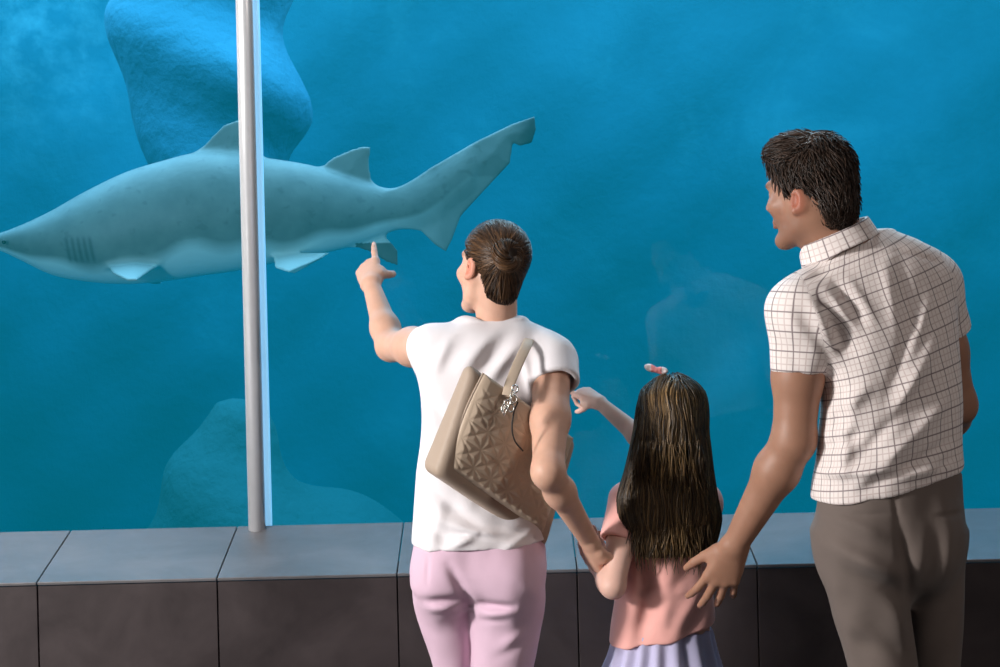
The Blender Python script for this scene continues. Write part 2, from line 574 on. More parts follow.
def hand_ops(fld, Wp, D, N, s, left, curl, splay=(.12, .02, -.08, -.2), thumb=(.8, .55, .3), tcurl=.35):
    """five-fingered hand. D wrist->knuckles, N out of the palm; curl: 4 x (mcp, pip, dip)"""
    D = nrm(D); N = nrm(np.asarray(N, float) - D * np.dot(N, D))
    S = np.cross(N, D) if left else np.cross(D, N)
    Wp = np.asarray(Wp, float)
    L = lambda x, y, z: Wp + (S * x + D * y + N * z) * s
    kn = [(.028, .088, -.002), (.0095, .093, -.004), (-.0095, .089, -.003), (-.027, .08, 0)]
    wr = [(.014, .004, 0), (.005, .004, -.001), (-.005, .004, -.001), (-.014, .004, 0)]
    for a, b in zip(wr, kn):
        fld.cone(L(*a), L(*b), .0155 * s, .0118 * s, .014 * s)
    fld.cone(L(.012, .012, .006), L(.034, .05, .009), .015 * s, .0125 * s, .012 * s)
    fld.cone(L(-.014, .015, .006), L(-.024, .055, .006), .013 * s, .011 * s, .012 * s)
    seg = [(.042, .026, .021), (.047, .03, .022), (.043, .028, .021), (.034, .021, .019)]
    rad = [(.0102, .0088, .0078, .0066), (.0105, .009, .008, .0068), (.01, .0086, .0076, .0064), (.009, .0076, .0066, .0057)]
    for f in range(4):
        base = np.array(kn[f]); a = 0.0
        p = base; pts = [L(*p)]
        sp = splay[f]
        for j in range(3):
            a += curl[f][j]
            d = np.array((math.sin(sp) * math.cos(a), math.cos(sp) * math.cos(a), math.sin(a)))
            p = p + d * seg[f][j]
            pts.append(L(*p))
        for j in range(3):
            fld.cone(pts[j], pts[j + 1], rad[f][j] * s, rad[f][j + 1] * s, (.006 if j == 0 else .003) * s)
    t = nrm(thumb); p = np.array((.03, .03, .008)); pts = [L(*p)]
    for j, ln in enumerate((.036, .031, .025)):
        if j:
            t = nrm(t + np.array((-.55, .75, .12)) * tcurl)
        p = p + t * ln
        pts.append(L(*p))
    for j in range(3):
        fld.cone(pts[j], pts[j + 1], (.0135, .011, .0098, .0076)[j] * s, (.0135, .011, .0098, .0076)[j + 1] * s, (.01 if j == 0 else .003) * s)

def arm_ops(fld, sh, el, wr, r=(.05, .044, .038, .04, .026), k=.025):
    sh, el, wr = map(lambda q: np.asarray(q, float), (sh, el, wr))
    m1 = sh + (el - sh) * .5; m2 = el + (wr - el) * .28
    fld.chain([sh, m1, el], r[:3], k)
    fld.chain([el, m2, wr], (r[2] * .98, r[3], r[4]), k)

def sleeve_ops(fld, a, b, r1, r2, k=.03):
    """tube of cloth from a to the open end b"""
    a, b = np.asarray(a, float), np.asarray(b, float)
    ax = nrm(b - a)
    def fn(X):
        t = ((X - a.astype(F32)) @ ax.astype(F32)) / np.linalg.norm(b - a)
        d, tt = dseg(X, a, b + ax * .05)
        rr = r1 + (r2 - r1) * np.clip(t, 0, 1.2)
        return smax(d - rr, ((X - b.astype(F32)) @ ax.astype(F32)), .006)
    fld.add(fn, k, (a + b) / 2, np.linalg.norm(b - a) / 2 + max(r1, r2) + .05)
    return (b - ax * .02, b + ax * .03, r2 - .011)

def hollow(fld, spec):
    a, b, r = spec
    fld.cone(a, b, r, r, .003, 's')

def shoe_ops(fld, heel, d, length, w):
    heel = np.asarray(heel, float); d = nrm(d)
    R = np.stack([np.array([d[1], -d[0], 0]), d, np.array([0, 0, 1.0])], 1)
    fld.ell(heel + d * length * .3 + np.array([0, 0, .045]), (w * .85, length * .33, .05), R, .02)
    fld.ell(heel + d * length * .68 + np.array([0, 0, .034]), (w, length * .34, .036), R, .03)
    fld.cone(heel + d * .04 + np.array([0, 0, .05]), heel + d * .045 + np.array([0, 0, .1]), .042, .04, .03)
    fld.plane(heel + np.array([0, 0, .004]), (0, 0, -1), .01)

def wrinkle(fld, amp, fx, fz, seed, c=None, r=0):
    q = np.random.default_rng(seed)
    ph = q.uniform(0, 6.28, 6)
    def fn(X):
        x, y, z = X[:, 0], X[:, 1], X[:, 2]
        w = np.sin(fx * x + fz * .6 * z + ph[0] + 1.3 * np.sin(11 * z + ph[1])) * np.sin(fz * z - .4 * fx * x + ph[2] + 1.1 * np.sin(13 * x + ph[3]))
        w2 = np.sin(2.1 * fx * x - fz * z + ph[4] + np.sin(17 * z + 9 * y)) * np.sin(fx * y + ph[5])
        return (amp * (w + .45 * w2)).astype(F32)
    return fld.add(fn, 0, c, r, 'd')

MAT = {}
MAT['skin_woman'] = skin_mat('fair_skin', (.62, .36, .26, 1))
MAT['skin_girl'] = skin_mat('pale_skin', (.68, .42, .34, 1))
MAT['skin_man'] = skin_mat('tanned_skin', (.35, .178, .115, 1))
t = NT('eye_white'); t.bsdf(t.mix(1.0, (.85, .83, .8, 1), t.attr('tint').outputs['Color'], 'MULTIPLY'), .12); MAT['eye'] = t.m
MAT['tee'] = cloth_mat('white_jersey', (.74, .70, .72, 1), var=.03)
MAT['jeans'] = cloth_mat('pink_denim', (.62, .43, .53, 1), 700, .07)
MAT['trousers'] = cloth_mat('grey_brown_twill', (.145, .114, .1, 1), 700, .12)
MAT['girl_top'] = cloth_mat('salmon_cotton', (.88, .44, .39, 1), var=.05)
MAT['skirt'] = cloth_mat('lavender_cotton', (.5, .47, .66, 1), var=.06)
MAT['shoe_w'] = plain_mat('white_leather', (.7, .7, .7, 1), .5)
MAT['shoe_b'] = plain_mat('brown_leather', (.08, .045, .03, 1), .45)
MAT['hair_m'] = hair_mat('dark_brown_hair', (.012, .008, .006, 1), (.085, .048, .032, 1), .42)
MAT['hair_w'] = hair_mat('brown_hair', (.01, .006, .0045, 1), (.17, .088, .042, 1), .36)
MAT['hair_g'] = hair_mat('long_brown_hair', (.012, .007, .005, 1), (.3, .18, .075, 1), .4)

def plaid_mat():
    t = NT('cream_plaid_cotton')
    a = t.attr('cloth')
    sx = t.t.nodes.new('ShaderNodeSeparateXYZ'); t.link(a.outputs['Vector'], sx.inputs[0])
    def line(c, period, width):
        m = t.math('PINGPONG', c, period / 2)
        return t.math('SUBTRACT', 1.0, t.math('SMOOTH_MIN', t.math('DIVIDE', m, width), 1.0, 0.1))
    u, v = sx.outputs[0], sx.outputs[1]
    fine = t.math('MAXIMUM', line(u, .04 / 3, .0019), line(v, .04 / 3, .0019))
    big = t.math('MAXIMUM', line(u, .04, .0021), line(v, .04, .0021))
    col = t.mix(t.math('MULTIPLY', fine, .5), (.8, .72, .69, 1), (.36, .22, .2, 1))
    col = t.mix(t.math('MULTIPLY', big, .85), col, (.07, .045, .06, 1))
    t.bsdf(col, .85, normal=t.bump(t.noise(800, 2), .2, .002), sheen=.08, spec=.2)
    return t.m
MAT['plaid'] = plaid_mat()

def person(label, loc):
    return tag(empty('person', loc), label, 'person')

def body_mesh(fld, lo, hi, h, mat, root, head=None):
    o, V, Q = sculpt('body', fld, lo, hi, h, mat, None, 1, .4)
    tint = np.ones((len(V), 3))
    if head: head(V, tint)
    set_attr(o.data, 'tint', np.c_[tint, np.ones(len(V))], 'FLOAT_COLOR')
    adopt(o, root)
    return o

RAD = math.radians
#=PEOPLE=
# ================================================================== the man
def build_man():
    root = person('person in plaid shirt and grey brown trousers with a hand on the child\'s back', (P(890, 600, 3.15)[0], 3.15, 0))
    yaw = RAD(22)
    HC = P(809, 196, 3.13); HR = facing(RAD(50), RAD(-3), RAD(2)); HS = .825
    shL, elL, wrL = P(802, 312, 3.08), P(794, 440, 3.10), P(735, 545, 3.21)
    shR, elR, wrR = P(930, 296, 3.23), P(956, 405, 3.29), P(935, 445, 3.52)
    torso = sil([(232, 848, 892, 3.16, .8), (245, 832, 925, 3.16, .62), (268, 815, 950, 3.15, .55), (300, 806, 958, 3.14, .55), (340, 814, 961, 3.13, .58), (400, 819, 964, 3.13, .62),
                 (450, 815, 964, 3.13, .64), (480, 811, 966, 3.14, .66), (520, 809, 967, 3.14, .68)], yaw, p=2.3)
    pelvis = sil([(466, 820, 962, 3.14, .66), (500, 816, 965, 3.14, .68), (530, 815, 965, 3.14, .72), (562, 822, 962, 3.14, .7), (590, 845, 945, 3.15, .6), (606, 868, 930, 3.15, .4)], yaw, p=2.2)
    legL = sil([(530, 815, 896, 3.11, .98), (570, 820, 902, 3.10, 1), (610, 832, 910, 3.10, 1), (667, 849, 917, 3.10, 1), (760, 857, 915, 3.09, 1), (860, 860, 910, 3.11, 1.05), (960, 866, 914, 3.13, 1)], yaw)
    legR = sil([(530, 884, 965, 3.17, .98), (570, 890, 964, 3.18, 1), (610, 898, 962, 3.18, 1), (667, 908, 960, 3.18, 1), (760, 911, 957, 3.18, 1), (860, 912, 953, 3.21, 1.05), (955, 911, 955, 3.22, 1)], yaw)
    # body
    f = Field()
    W = head_ops(f, HC, HR, HS, False, -.016)
    f.cone(W((0, -.03, -.02)), P(846, 262, 3.15), .054, .062, .03)
    f.cone(W((0, -.02, -.05)), P(845, 270, 3.17), .048, .058, .03)
    f.loft(torso, .03, grow=-.03)
    f.loft(pelvis, .03, grow=-.02)
    f.loft(legL, .02, grow=-.014); f.loft(legR, .02, grow=-.014)
    arm_ops(f, shL, elL, wrL, (.058, .05, .0425, .0445, .027))
    arm_ops(f, shR, elR, wrR, (.058, .05, .042, .042, .027))
    hd = nrm(P(714, 596, 3.265) - wrL)
    hand_ops(f, wrL, hd, (.1, 1, .15), 1.03, True, [(.12, .3, .2), (.16, .3, .2), (.2, .32, .22), (.25, .4, .25)], (.24, .06, -.1, -.28), (.5, .82, .28), .08)
    hand_ops(f, wrR, nrm(P(912, 458, 3.6) - wrR), (-.6, .2, -.8), 1.0, False, [(.5, .8, .4)] * 4)
    for q, leg in ((-1, legL), (1, legR)):
        an = np.array([leg.cx[0], leg.cy[0], .0])
        f.cone(an + [0, 0, .16], an + [0, .0, .05], .04, .036, .02)
        f.cone(an + [0, 0, .05], an + [-.04, .12, .03], .03, .022, .02)
    lo = (.3, 2.85, .0); hi = (1.1, 3.75, 1.86)
    body_mesh(f, lo, hi, .0035, MAT['skin_man'], root, lambda V, T: head_tint(V, T, HC, HR, HS, .8))
    eyes(root, W, HR, HS)
    # shirt
    s = Field()
    s.loft(torso, 0)
    s.cone(P(838, 274, 3.14), P(803, 312, 3.08), .058, .068, .04)
    s.cone(P(884, 264, 3.18), P(926, 284, 3.22), .062, .068, .04)
    SLA, SLB = P(802, 312, 3.08), P(799, 373, 3.085)
    SRA, SRB = P(930, 288, 3.23), P(948, 334, 3.26)
    spL = sleeve_ops(s, SLA, SLB, .071, .057, .035)
    spR = sleeve_ops(s, SRA, SRB, .062, .052, .04)
    hem = P(890, 496, 3.0)
    s.plane(P(885, 497, 3.03), (.17, .12, -1), .006)
    hollow(s, spL); hollow(s, spR)
    s.cone(W((0, -.02, -.1)), P(843, 240, 3.15), .056, .064, .006, 's')
    D = 3.03
    for a, b, w, am in [((808, 300), (838, 360), .014, .010), ((815, 300), (850, 350), .012, -.006), ((826, 292), (856, 330), .010, .007), ((836, 283), (862, 322), .008, -.006), ((850, 280), (872, 318), .01, .005),
                        ((905, 262), (918, 330), .011, -.006), ((888, 268), (896, 330), .012, .005), ((940, 290), (905, 360), .014, .006), ((925, 300), (885, 400), .014, -.007), ((945, 330), (880, 440), .016, .010),
                        ((930, 380), (850, 465), .014, -.010), ((955, 400), (860, 480), .015, .009), ((958, 440), (860, 490), .011, -.008), ((828, 375), (850, 440), .018, -.012), ((822, 420), (870, 385), .016, .009),
                        ((820, 455), (865, 430), .012, -.008), ((815, 475), (900, 468), .010, .009), ((880, 478), (962, 468), .010, .006), ((930, 480), (965, 455), .01, -.006), ((850, 400), (842, 470), .014, .009)]:
        s.fold(P(*a, D), P(*b, D), w * 1.05, am * 1.3)
    for a, b, am in [((785, 318), (822, 360), .006), ((776, 330), (800, 368), -.005), ((790, 305), (815, 330), -.004)]:
        s.fold(P(*a, 3.03), P(*b, 3.03), .014, am)
    s.fold(P(800, 284, 3.05), P(850, 262, 3.02), .005, -.004); s.fold(P(850, 262, 3.02), P(900, 250, 3.06), .005, -.004)
    s.fold(P(900, 250, 3.06), P(940, 262, 3.12), .005, -.004)
    wrinkle(s, .0016, 55, 28, 3)
    o, V, Q = sculpt('shirt', s, (.45, 2.8, .9), (1.2, 3.5, 1.65), .0035, MAT['plaid'], None, 1, .4)
    u, w, a, b = torso.local(V)
    th = np.arctan2(w / b, u / a)
    al = np.interp(V[:, 2], [1.02, 1.2, 1.5], [RAD(7), RAD(13), RAD(21)])
    cx = np.interp(V[:, 2], torso.z, torso.cx)
    uv = np.c_[np.where(th > math.pi / 2, th - 2 * math.pi, th) * .165 + .7 * np.tan(al) * (V[:, 2] - 1.1), V[:, 2] - np.tan(al) * (V[:, 0] - cx), np.zeros(len(V))]
    sd = torso.dist(V)
    s0, s1, s2, s3 = P(805, 284, 3.03), P(822, 345, 3.03), P(940, 270, 3.1), P(957, 335, 3.1)
    for A, B, side, (q0, q1) in ((SLA, SLB, -1, (s0, s1)), (SRA, SRB, 1, (s2, s3))):
        ax = nrm(B - A); e1 = nrm(np.cross(ax, (0, 1, 0))); e2 = np.cross(ax, e1)
        rel = V - A; t_ = rel @ ax
        lim = q0[0] + (V[:, 2] - q0[2]) / (q1[2] - q0[2]) * (q1[0] - q0[0])
        m = (sd > .004) & ((V[:, 0] - lim) * side > 0) & (t_ < .2)
        ang = np.arctan2(rel @ e2, rel @ e1)
        uv[m, 0] = ang[m] * .06; uv[m, 1] = t_[m]
    set_attr(o.data, 'cloth', uv, 'FLOAT_VECTOR')
    adopt(o, root); shirt = o
    # collar
    c = Field()
    ax0, ax1 = P(842, 254, 3.145), P(832, 226, 3.14)
    nd = nrm(P(846, 262, 3.14) - P(829, 222, 3.135) + np.array([0, -.0, 0]))
    back = np.array([.35, -.9, .1]); back = nrm(back - nd * np.dot(back, nd))
    rt = nrm(np.cross(nd, back))
    C0 = P(838, 244, 3.145)
    def collar(X):
        q = X - C0.astype(F32)
        h = q @ (-nd).astype(F32); x = q @ rt.astype(F32); y = q @ back.astype(F32)
        flare = .079 - .2 * h
        r = np.sqrt(x * x + (y * .96) ** 2)
        low = -.03 - .02 * np.clip(-y / .07, -1, 1); top = .03 - .03 * np.clip(-y / .07, 0, 1)
        shell = np.abs(r - flare) - .0045
        gap = np.where((y < -.03), .016 - np.abs(x), -1.0)
        return np.maximum(np.maximum(shell, np.maximum(low - h, h - top)), gap).astype(F32)
    c.add(collar, 0, C0, .13)
    o, V, Q = sculpt('collar', c, C0 - .14, C0 + .14, .003, MAT['plaid'], None, 1, .4)
    q = V - C0; ang = np.arctan2(q @ rt, q @ back)
    set_attr(o.data, 'cloth', np.c_[ang * .075 + .01, q @ -nd + .012, np.zeros(len(V))], 'FLOAT_VECTOR')
    adopt(o, root); o.parent = shirt; o.matrix_parent_inverse = Matrix()
    # trousers
    p = Field()
    p.loft(pelvis, 0); p.loft(legL, .03); p.loft(legR, .02)
    p.ell(P(860, 545, 3.085), (.07, .07, .085), None, .05); p.ell(P(925, 545, 3.12), (.065, .07, .085), None, .05)
    D = 3.02
    for a, b, w, am in [((898, 520), (914, 600), .009, -.012), ((914, 600), (917, 667), .010, -.008), ((830, 530), (890, 560), .014, -.007), ((825, 545), (900, 580), .014, .009), ((838, 560), (905, 600), .012, -.009),
                        ((850, 555), (908, 575), .012, .008), ((835, 600), (850, 660), .02, .008), ((880, 590), (912, 640), .014, .008), ((870, 620), (912, 665), .012, -.007), ((850, 640), (905, 655), .012, -.006),
                        ((925, 530), (920, 600), .012, .007), ((940, 530), (935, 620), .014, -.006), ((955, 530), (948, 600), .012, .005), ((820, 520), (830, 590), .012, -.006), ((830, 515), (880, 535), .009, .006)]:
        p.fold(P(*a, D), P(*b, D), w * 1.5, am)
    p.fold(P(934, 515, 3.06), P(963, 513, 3.09), .005, -.005)
    p.fold(P(893, 488, 3.02), P(898, 522, 3.02), .006, -.005)
    p.fold(P(818, 518, 3.03), P(895, 512, 3.02), .005, -.003)
    wrinkle(p, .002, 45, 22, 9)
    p.plane(P(890, 476, 3.1), (0, 0, 1), .004)
    o, V, Q = sculpt('trousers', p, (.5, 2.85, .03), (1.2, 3.5, 1.1), .004, MAT['trousers'], None, 1, .4)
    adopt(o, root)
    for leg in (legL, legR):
        sh = Field()
        shoe_ops(sh, (leg.cx[0] + .015, leg.cy[0] - .06, 0), (-.35, .9, 0), .28, .05)
        o, V, Q = sculpt('shoe', sh, (leg.cx[0] - .25, leg.cy[0] - .2, -.02), (leg.cx[0] + .2, leg.cy[0] + .35, .2), .006, MAT['shoe_b'])
        adopt(o, root)
    # hair
    hf = Field()
    Wp = W
    hf.ell(W((0, -.016, .058)), np.array((.085, .106, .098)) * HS, HR, 0)
    hf.ell(W((0, .045, .115)), np.array((.062, .052, .036)) * HS, HR, .03)
    hf.ell(W((0, -.075, -.03)), np.array((.06, .042, .06)) * HS, HR, .03)
    R32 = HR.astype(F32); c32 = HC.astype(F32)
    def hairline(X):
        L = ((X - c32) @ R32) / HS
        x, y, z = np.abs(L[:, 0]), L[:, 1], L[:, 2]
        zl = np.interp(y, [-.13, -.085, -.05, -.03, -.012, .005, .02, .034, .05, .07, .12], [-.088, -.088, -.06, -.028, .026, .028, -.004, .012, .06, .088, .096])
        return ((zl - z) * HS * .8).astype(F32)
    hf.add(hairline, .008, None, 0, 'i')
    V, Q = polygonise(hf, HC - .2, HC + .2, .004); V, Q = biggest(V, Q)
    L = ((V - HC) @ HR) / HS
    base = Field(); base.ops = hf.ops[:3]
    ok = (hairline(V.astype(F32)) < -.002)
    roots = pick(V, Q, 4200, ok)
    def flow(X, i):
        L = ((X - HC) @ HR) / HS
        top = np.clip((L[:, 2] - .06) / .05, 0, 1) * np.clip((L[:, 1] + .06) / .06, 0, 1)
        d = np.stack([np.sin(L[:, 1] * 60 + L[:, 2] * 30) * .35 - .3 * top, top * 1.2 - .4 * (1 - top), -1.0 * (1 - top) + .1 * top], 1)
        return d @ HR.T
    lift = rng.uniform(.001, .011, len(roots))
    paths = grow(base, roots - base.grad(roots) * .004, flow, 9, rng.uniform(.003, .0062, len(roots)), lambda i, n: lift * (.25 + .12 * i), .35)
    m = np.linspace(0, 1, paths.shape[1])
    rad = (.0016 * (1 - m ** 2 * .75))[None] * rng.uniform(.7, 1.4, (len(roots), 1))
    ho = hair_object('hair', V, Q, .12, paths, rad, rng.beta(1.3, 2.6, len(roots)), MAT['hair_m'])
    adopt(ho, root)

# ================================================================== the woman
def build_woman():
    root = person('person in white T-shirt and pink jeans with hair bun, pointing at the shark', (P(478, 600, 3.4)[0], 3.4, 0))
    yaw = RAD(10)
    HC = P(492, 271, 3.40); HR = facing(RAD(36), RAD(8), RAD(-5)); HS = .805
    shL, elL, wrL = P(436, 348, 3.40), P(391, 346, 3.63), P(371, 284, 3.78)
    shR, elR, wrR = P(552, 368, 3.36), P(548, 472, 3.18), P(589, 540, 3.36)
    torso = sil([(322, 462, 524, 3.41, .7), (332, 440, 546, 3.405, .55), (350, 424, 558, 3.4, .52), (375, 420, 556, 3.4, .55), (400, 422, 550, 3.4, .6), (440, 421, 543, 3.4, .62), (470, 417, 542, 3.4, .66),
                 (500, 414, 543, 3.4, .7), (540, 412, 546, 3.39, .74), (575, 411, 547, 3.39, .76)], yaw, p=2.25)
    pelvis = sil([(520, 418, 540, 3.4, .72), (550, 414, 545, 3.39, .74), (572, 415, 545, 3.385, .76), (588, 420, 538, 3.385, .68), (600, 440, 520, 3.385, .5)], yaw, p=2.2)
    legL = sil([(575, 415, 474, 3.41, .75), (600, 413, 475, 3.41, .95), (630, 421, 474, 3.42, 1.05), (667, 433, 474, 3.43, 1.15), (740, 440, 474, 3.42, 1.1), (800, 444, 475, 3.44, 1.1), (905, 452, 476, 3.46, 1.1)], yaw)
    legR = sil([(575, 470, 543, 3.385, .75), (600, 470, 545, 3.38, .9), (630, 471, 541, 3.38, 1), (667, 472, 534, 3.38, 1.05), (740, 476, 526, 3.37, 1), (800, 478, 524, 3.39, 1.05), (905, 486, 514, 3.41, 1)], yaw)
    f = Field()
    W = head_ops(f, HC, HR, HS, True)
    f.cone(W((0, -.035, -.02)), P(497, 330, 3.41), .040, .044, .02)
    f.cone(W((0, -.03, -.05)), P(496, 335, 3.42), .037, .042, .02)
    f.loft(torso, .015, grow=-.028); f.loft(pelvis, .03, grow=-.014)
    f.loft(legL, .01, grow=-.012); f.loft(legR, .01, grow=-.012)
    arm_ops(f, shL, elL, wrL, (.046, .043, .034, .033, .0215))
    arm_ops(f, shR, elR, wrR, (.042, .041, .032, .031, .0215))
    fist = [(1.35, 1.5, .9)] * 3
    hand_ops(f, wrL, (-.16, .80, .58), (.42, .5, -.6), .92, True, [(-.05, .1, .05)] + fist, (.05, 0, -.02, -.04), (.4, .6, .75), .5)
    hdir = nrm(P(597, 572, 3.43) - wrR)
    hand_ops(f, wrR, hdir, (.75, .45, .1), .9, False, [(.55, .8, .5), (.6, .9, .5), (.7, .9, .5), (.8, .95, .5)], (.04, 0, -.03, -.06), (.35, .7, .6), .4)
    for q, leg in ((-1, legL), (1, legR)):
        an = np.array([leg.cx[0], leg.cy[0], 0.])
        f.cone(an + [0, 0, .16], an + [0, 0, .05], .033, .03, .02)
        f.cone(an + [0, 0, .05], an + [-.02, .11, .03], .026, .02, .02)
    body_mesh(f, (-.42, 3.0, 0), (.36, 4.0, 1.72), .0032, MAT['skin_woman'], root, lambda V, T: head_tint(V, T, HC, HR, HS))
    eyes(root, W, HR, HS)
    # T-shirt
    s = Field()
    s.loft(torso, 0)
    s.cone(P(470, 340, 3.405), P(434, 350, 3.4), .045, .05, .05)
    s.cone(P(515, 340, 3.405), P(549, 362, 3.4), .045, .05, .05)
    spL = sleeve_ops(s, shL, shL + (elL - shL) * .22, .053, .051, .03)
    spR = sleeve_ops(s, P(553, 362, 3.37), P(556, 384, 3.325), .057, .053, .035)
    s.plane(P(480, 558, 3.2), (.0, .06, -1), .004)
    hollow(s, spL); hollow(s, spR)
    s.cone(P(492, 306, 3.42), P(493, 326, 3.42), .058, .056, .006, 's')
    D = 3.29
    for a, b, w, am in [((500, 325), (462, 370), .016, .007), ((512, 330), (470, 385), .014, -.008), ((525, 335), (490, 380), .014, .007), ((470, 328), (440, 372), .018, -.006), ((450, 335), (432, 380), .014, .005),
                        ((522, 350), (532, 395), .010, .006), ((428, 395), (455, 440), .014, -.006), ((424, 410), (440, 470), .014, .005),
                        ((420, 465), (470, 500), .016, .008), ((420, 480), (480, 530), .016, -.009), ((440, 520), (520, 545), .012, .009), ((415, 510), (450, 545), .014, -.006), ((450, 532), (530, 542), .008, -.006),
                        ((447, 548), (475, 535), .010, .009), ((430, 550), (442, 505), .016, .006), ((500, 552), (540, 530), .01, .006)]:
        s.fold(P(*a, D), P(*b, D), w * 1.0, am * 1.25)
    wrinkle(s, .0015, 50, 26, 21)
    o, V, Q = sculpt('tshirt', s, (-.32, 3.1, .8), (.3, 3.62, 1.5), .0035, MAT['tee'], None, 1, .4)
    adopt(o, root)
    # jeans
    p = Field()
    p.loft(pelvis, 0); p.loft(legL, .014); p.loft(legR, .014)
    p.ell(P(443, 582, 3.345), (.062, .07, .075), None, .05); p.ell(P(508, 584, 3.325), (.07, .075, .08), None, .05)
    D = 3.27
    for a, b, w, am in [((425, 603), (466, 601), .008, -.016), ((474, 607), (512, 606), .008, -.016), ((449, 566), (466, 597), .009, -.012), ((466, 597), (472, 612), .008, -.016),
                        ((420, 615), (455, 608), .01, .005), ((425, 622), (455, 618), .007, -.004), ((480, 618), (515, 612), .008, .005), ((500, 650), (528, 635), .010, .007), ((495, 662), (525, 648), .008, -.005),
                        ((475, 625), (505, 622), .006, -.004), ((520, 580), (540, 600), .012, .004)]:
        p.fold(P(*a, D), P(*b, D), w * 1.3, am)
    p.fold(P(428, 560, 3.28), P(427, 584, 3.28), .005, -.004)
    wrinkle(p, .0011, 60, 30, 5)
    o, V, Q = sculpt('jeans', p, (-.3, 3.1, .06), (.2, 3.75, .95), .0035, MAT['jeans'], None, 1, .4)
    adopt(o, root)
    for leg, dx in ((legL, -.01), (legR, .01)):
        sh = Field()
        shoe_ops(sh, (leg.cx[0] + dx, leg.cy[0] - .05, 0), (-.2, .95, 0), .24, .042)
        o, V, Q = sculpt('shoe', sh, (leg.cx[0] - .2, leg.cy[0] - .2, -.02), (leg.cx[0] + .2, leg.cy[0] + .35, .2), .006, MAT['shoe_w'])
        adopt(o, root)
    # hair drawn back into a bun
    hf = Field()
    hf.ell(W((0, -.016, .05)), np.array((.083, .105, .092)) * HS, HR, 0)
    hf.ell(W((0, -.05, -.045)), np.array((.05, .045, .06)) * HS, HR, .03)
    base = Field(); base.ops = list(hf.ops)
    R32 = HR.astype(F32); c32 = HC.astype(F32)
    def hairline(X):
        L = ((X - c32) @ R32) / HS
        y, z = L[:, 1], L[:, 2]
        zl = np.interp(y, [-.13, -.085, -.05, -.03, -.012, .005, .02, .034, .05, .07, .12], [-.1, -.1, -.075, -.03, .026, .028, .01, .03, .06, .086, .094])
        return ((zl - z) * HS * .8).astype(F32)
    hf.add(hairline, .006, None, 0, 'i')
    V, Q = polygonise(hf, HC - .18, HC + .18, .004); V, Q = biggest(V, Q)
    bun = W((-.036, -.1, .045))
    roots = pick(V, Q, 3000, hairline(V.astype(F32)) < -.001)
    stop = lambda X: np.linalg.norm(X - bun, axis=1)
    st = np.clip(stop(roots) - .02, .01, .1) / 14
    def flow(X, i):
        d = bun - X
        return d / (np.linalg.norm(d, axis=1, keepdims=True) + 1e-6)
    lift = rng.uniform(.000, .004, len(roots))
    paths = grow(base, roots - base.grad(roots) * .002, flow, 14, st, lambda i, n: lift, .12)
    rad = np.full((len(roots), paths.shape[1]), .00125) * rng.uniform(.7, 1.3, (len(roots), 1))
    ho = hair_object('hair', V, Q, .1, paths, rad, rng.beta(1.2, 2.4, len(roots)), MAT['hair_w'])
    adopt(ho, root)
    # the bun: twisted coil of locks
    out = nrm(HR @ np.array((0, -.95, .35))); e1 = nrm(np.cross(out, (0, 0, 1))); e2 = np.cross(out, e1)
    n = 420; mm = 26
    ph = rng.uniform(0, 2 * math.pi, n); cr = np.sqrt(rng.uniform(0.2, 1, n)) * .0175; ca = rng.uniform(0, 2 * math.pi, n); span = rng.uniform(1.5, 4.2, n)
    tt = np.linspace(0, 1, mm)[None]
    th = ph[:, None] + span[:, None] * tt
    tw = ca[:, None] + th * 1.6
    big = .021 + cr[:, None] * np.cos(tw) + .002 * np.sin(th * 2 + 1)
    up = .012 + cr[:, None] * np.sin(tw) * 1.15 + .004 * np.sin(th + .5)
    paths = bun + (e1 * (big * np.cos(th))[..., None] + e2 * (big * np.sin(th) * 1.08)[..., None] + out * up[..., None])
    bm_ = Field(); bm_.ell(bun + out * .008, (.03, .03, .022), np.stack([e1, e2, out], 1), 0)
    V, Q = polygonise(bm_, bun - .06, bun + .06, .004)
    rad = np.full(paths.shape[:2], .0016) * rng.uniform(.7, 1.3, (n, 1)) * np.sin(np.pi * np.clip(tt, .06, .94)) ** .4
    bo = hair_object('hair_bun', V, Q, .08, paths, rad, rng.beta(1.4, 1.7, n), MAT['hair_w'])
    adopt(bo, root); bo.parent = ho; bo.matrix_parent_inverse = Matrix()

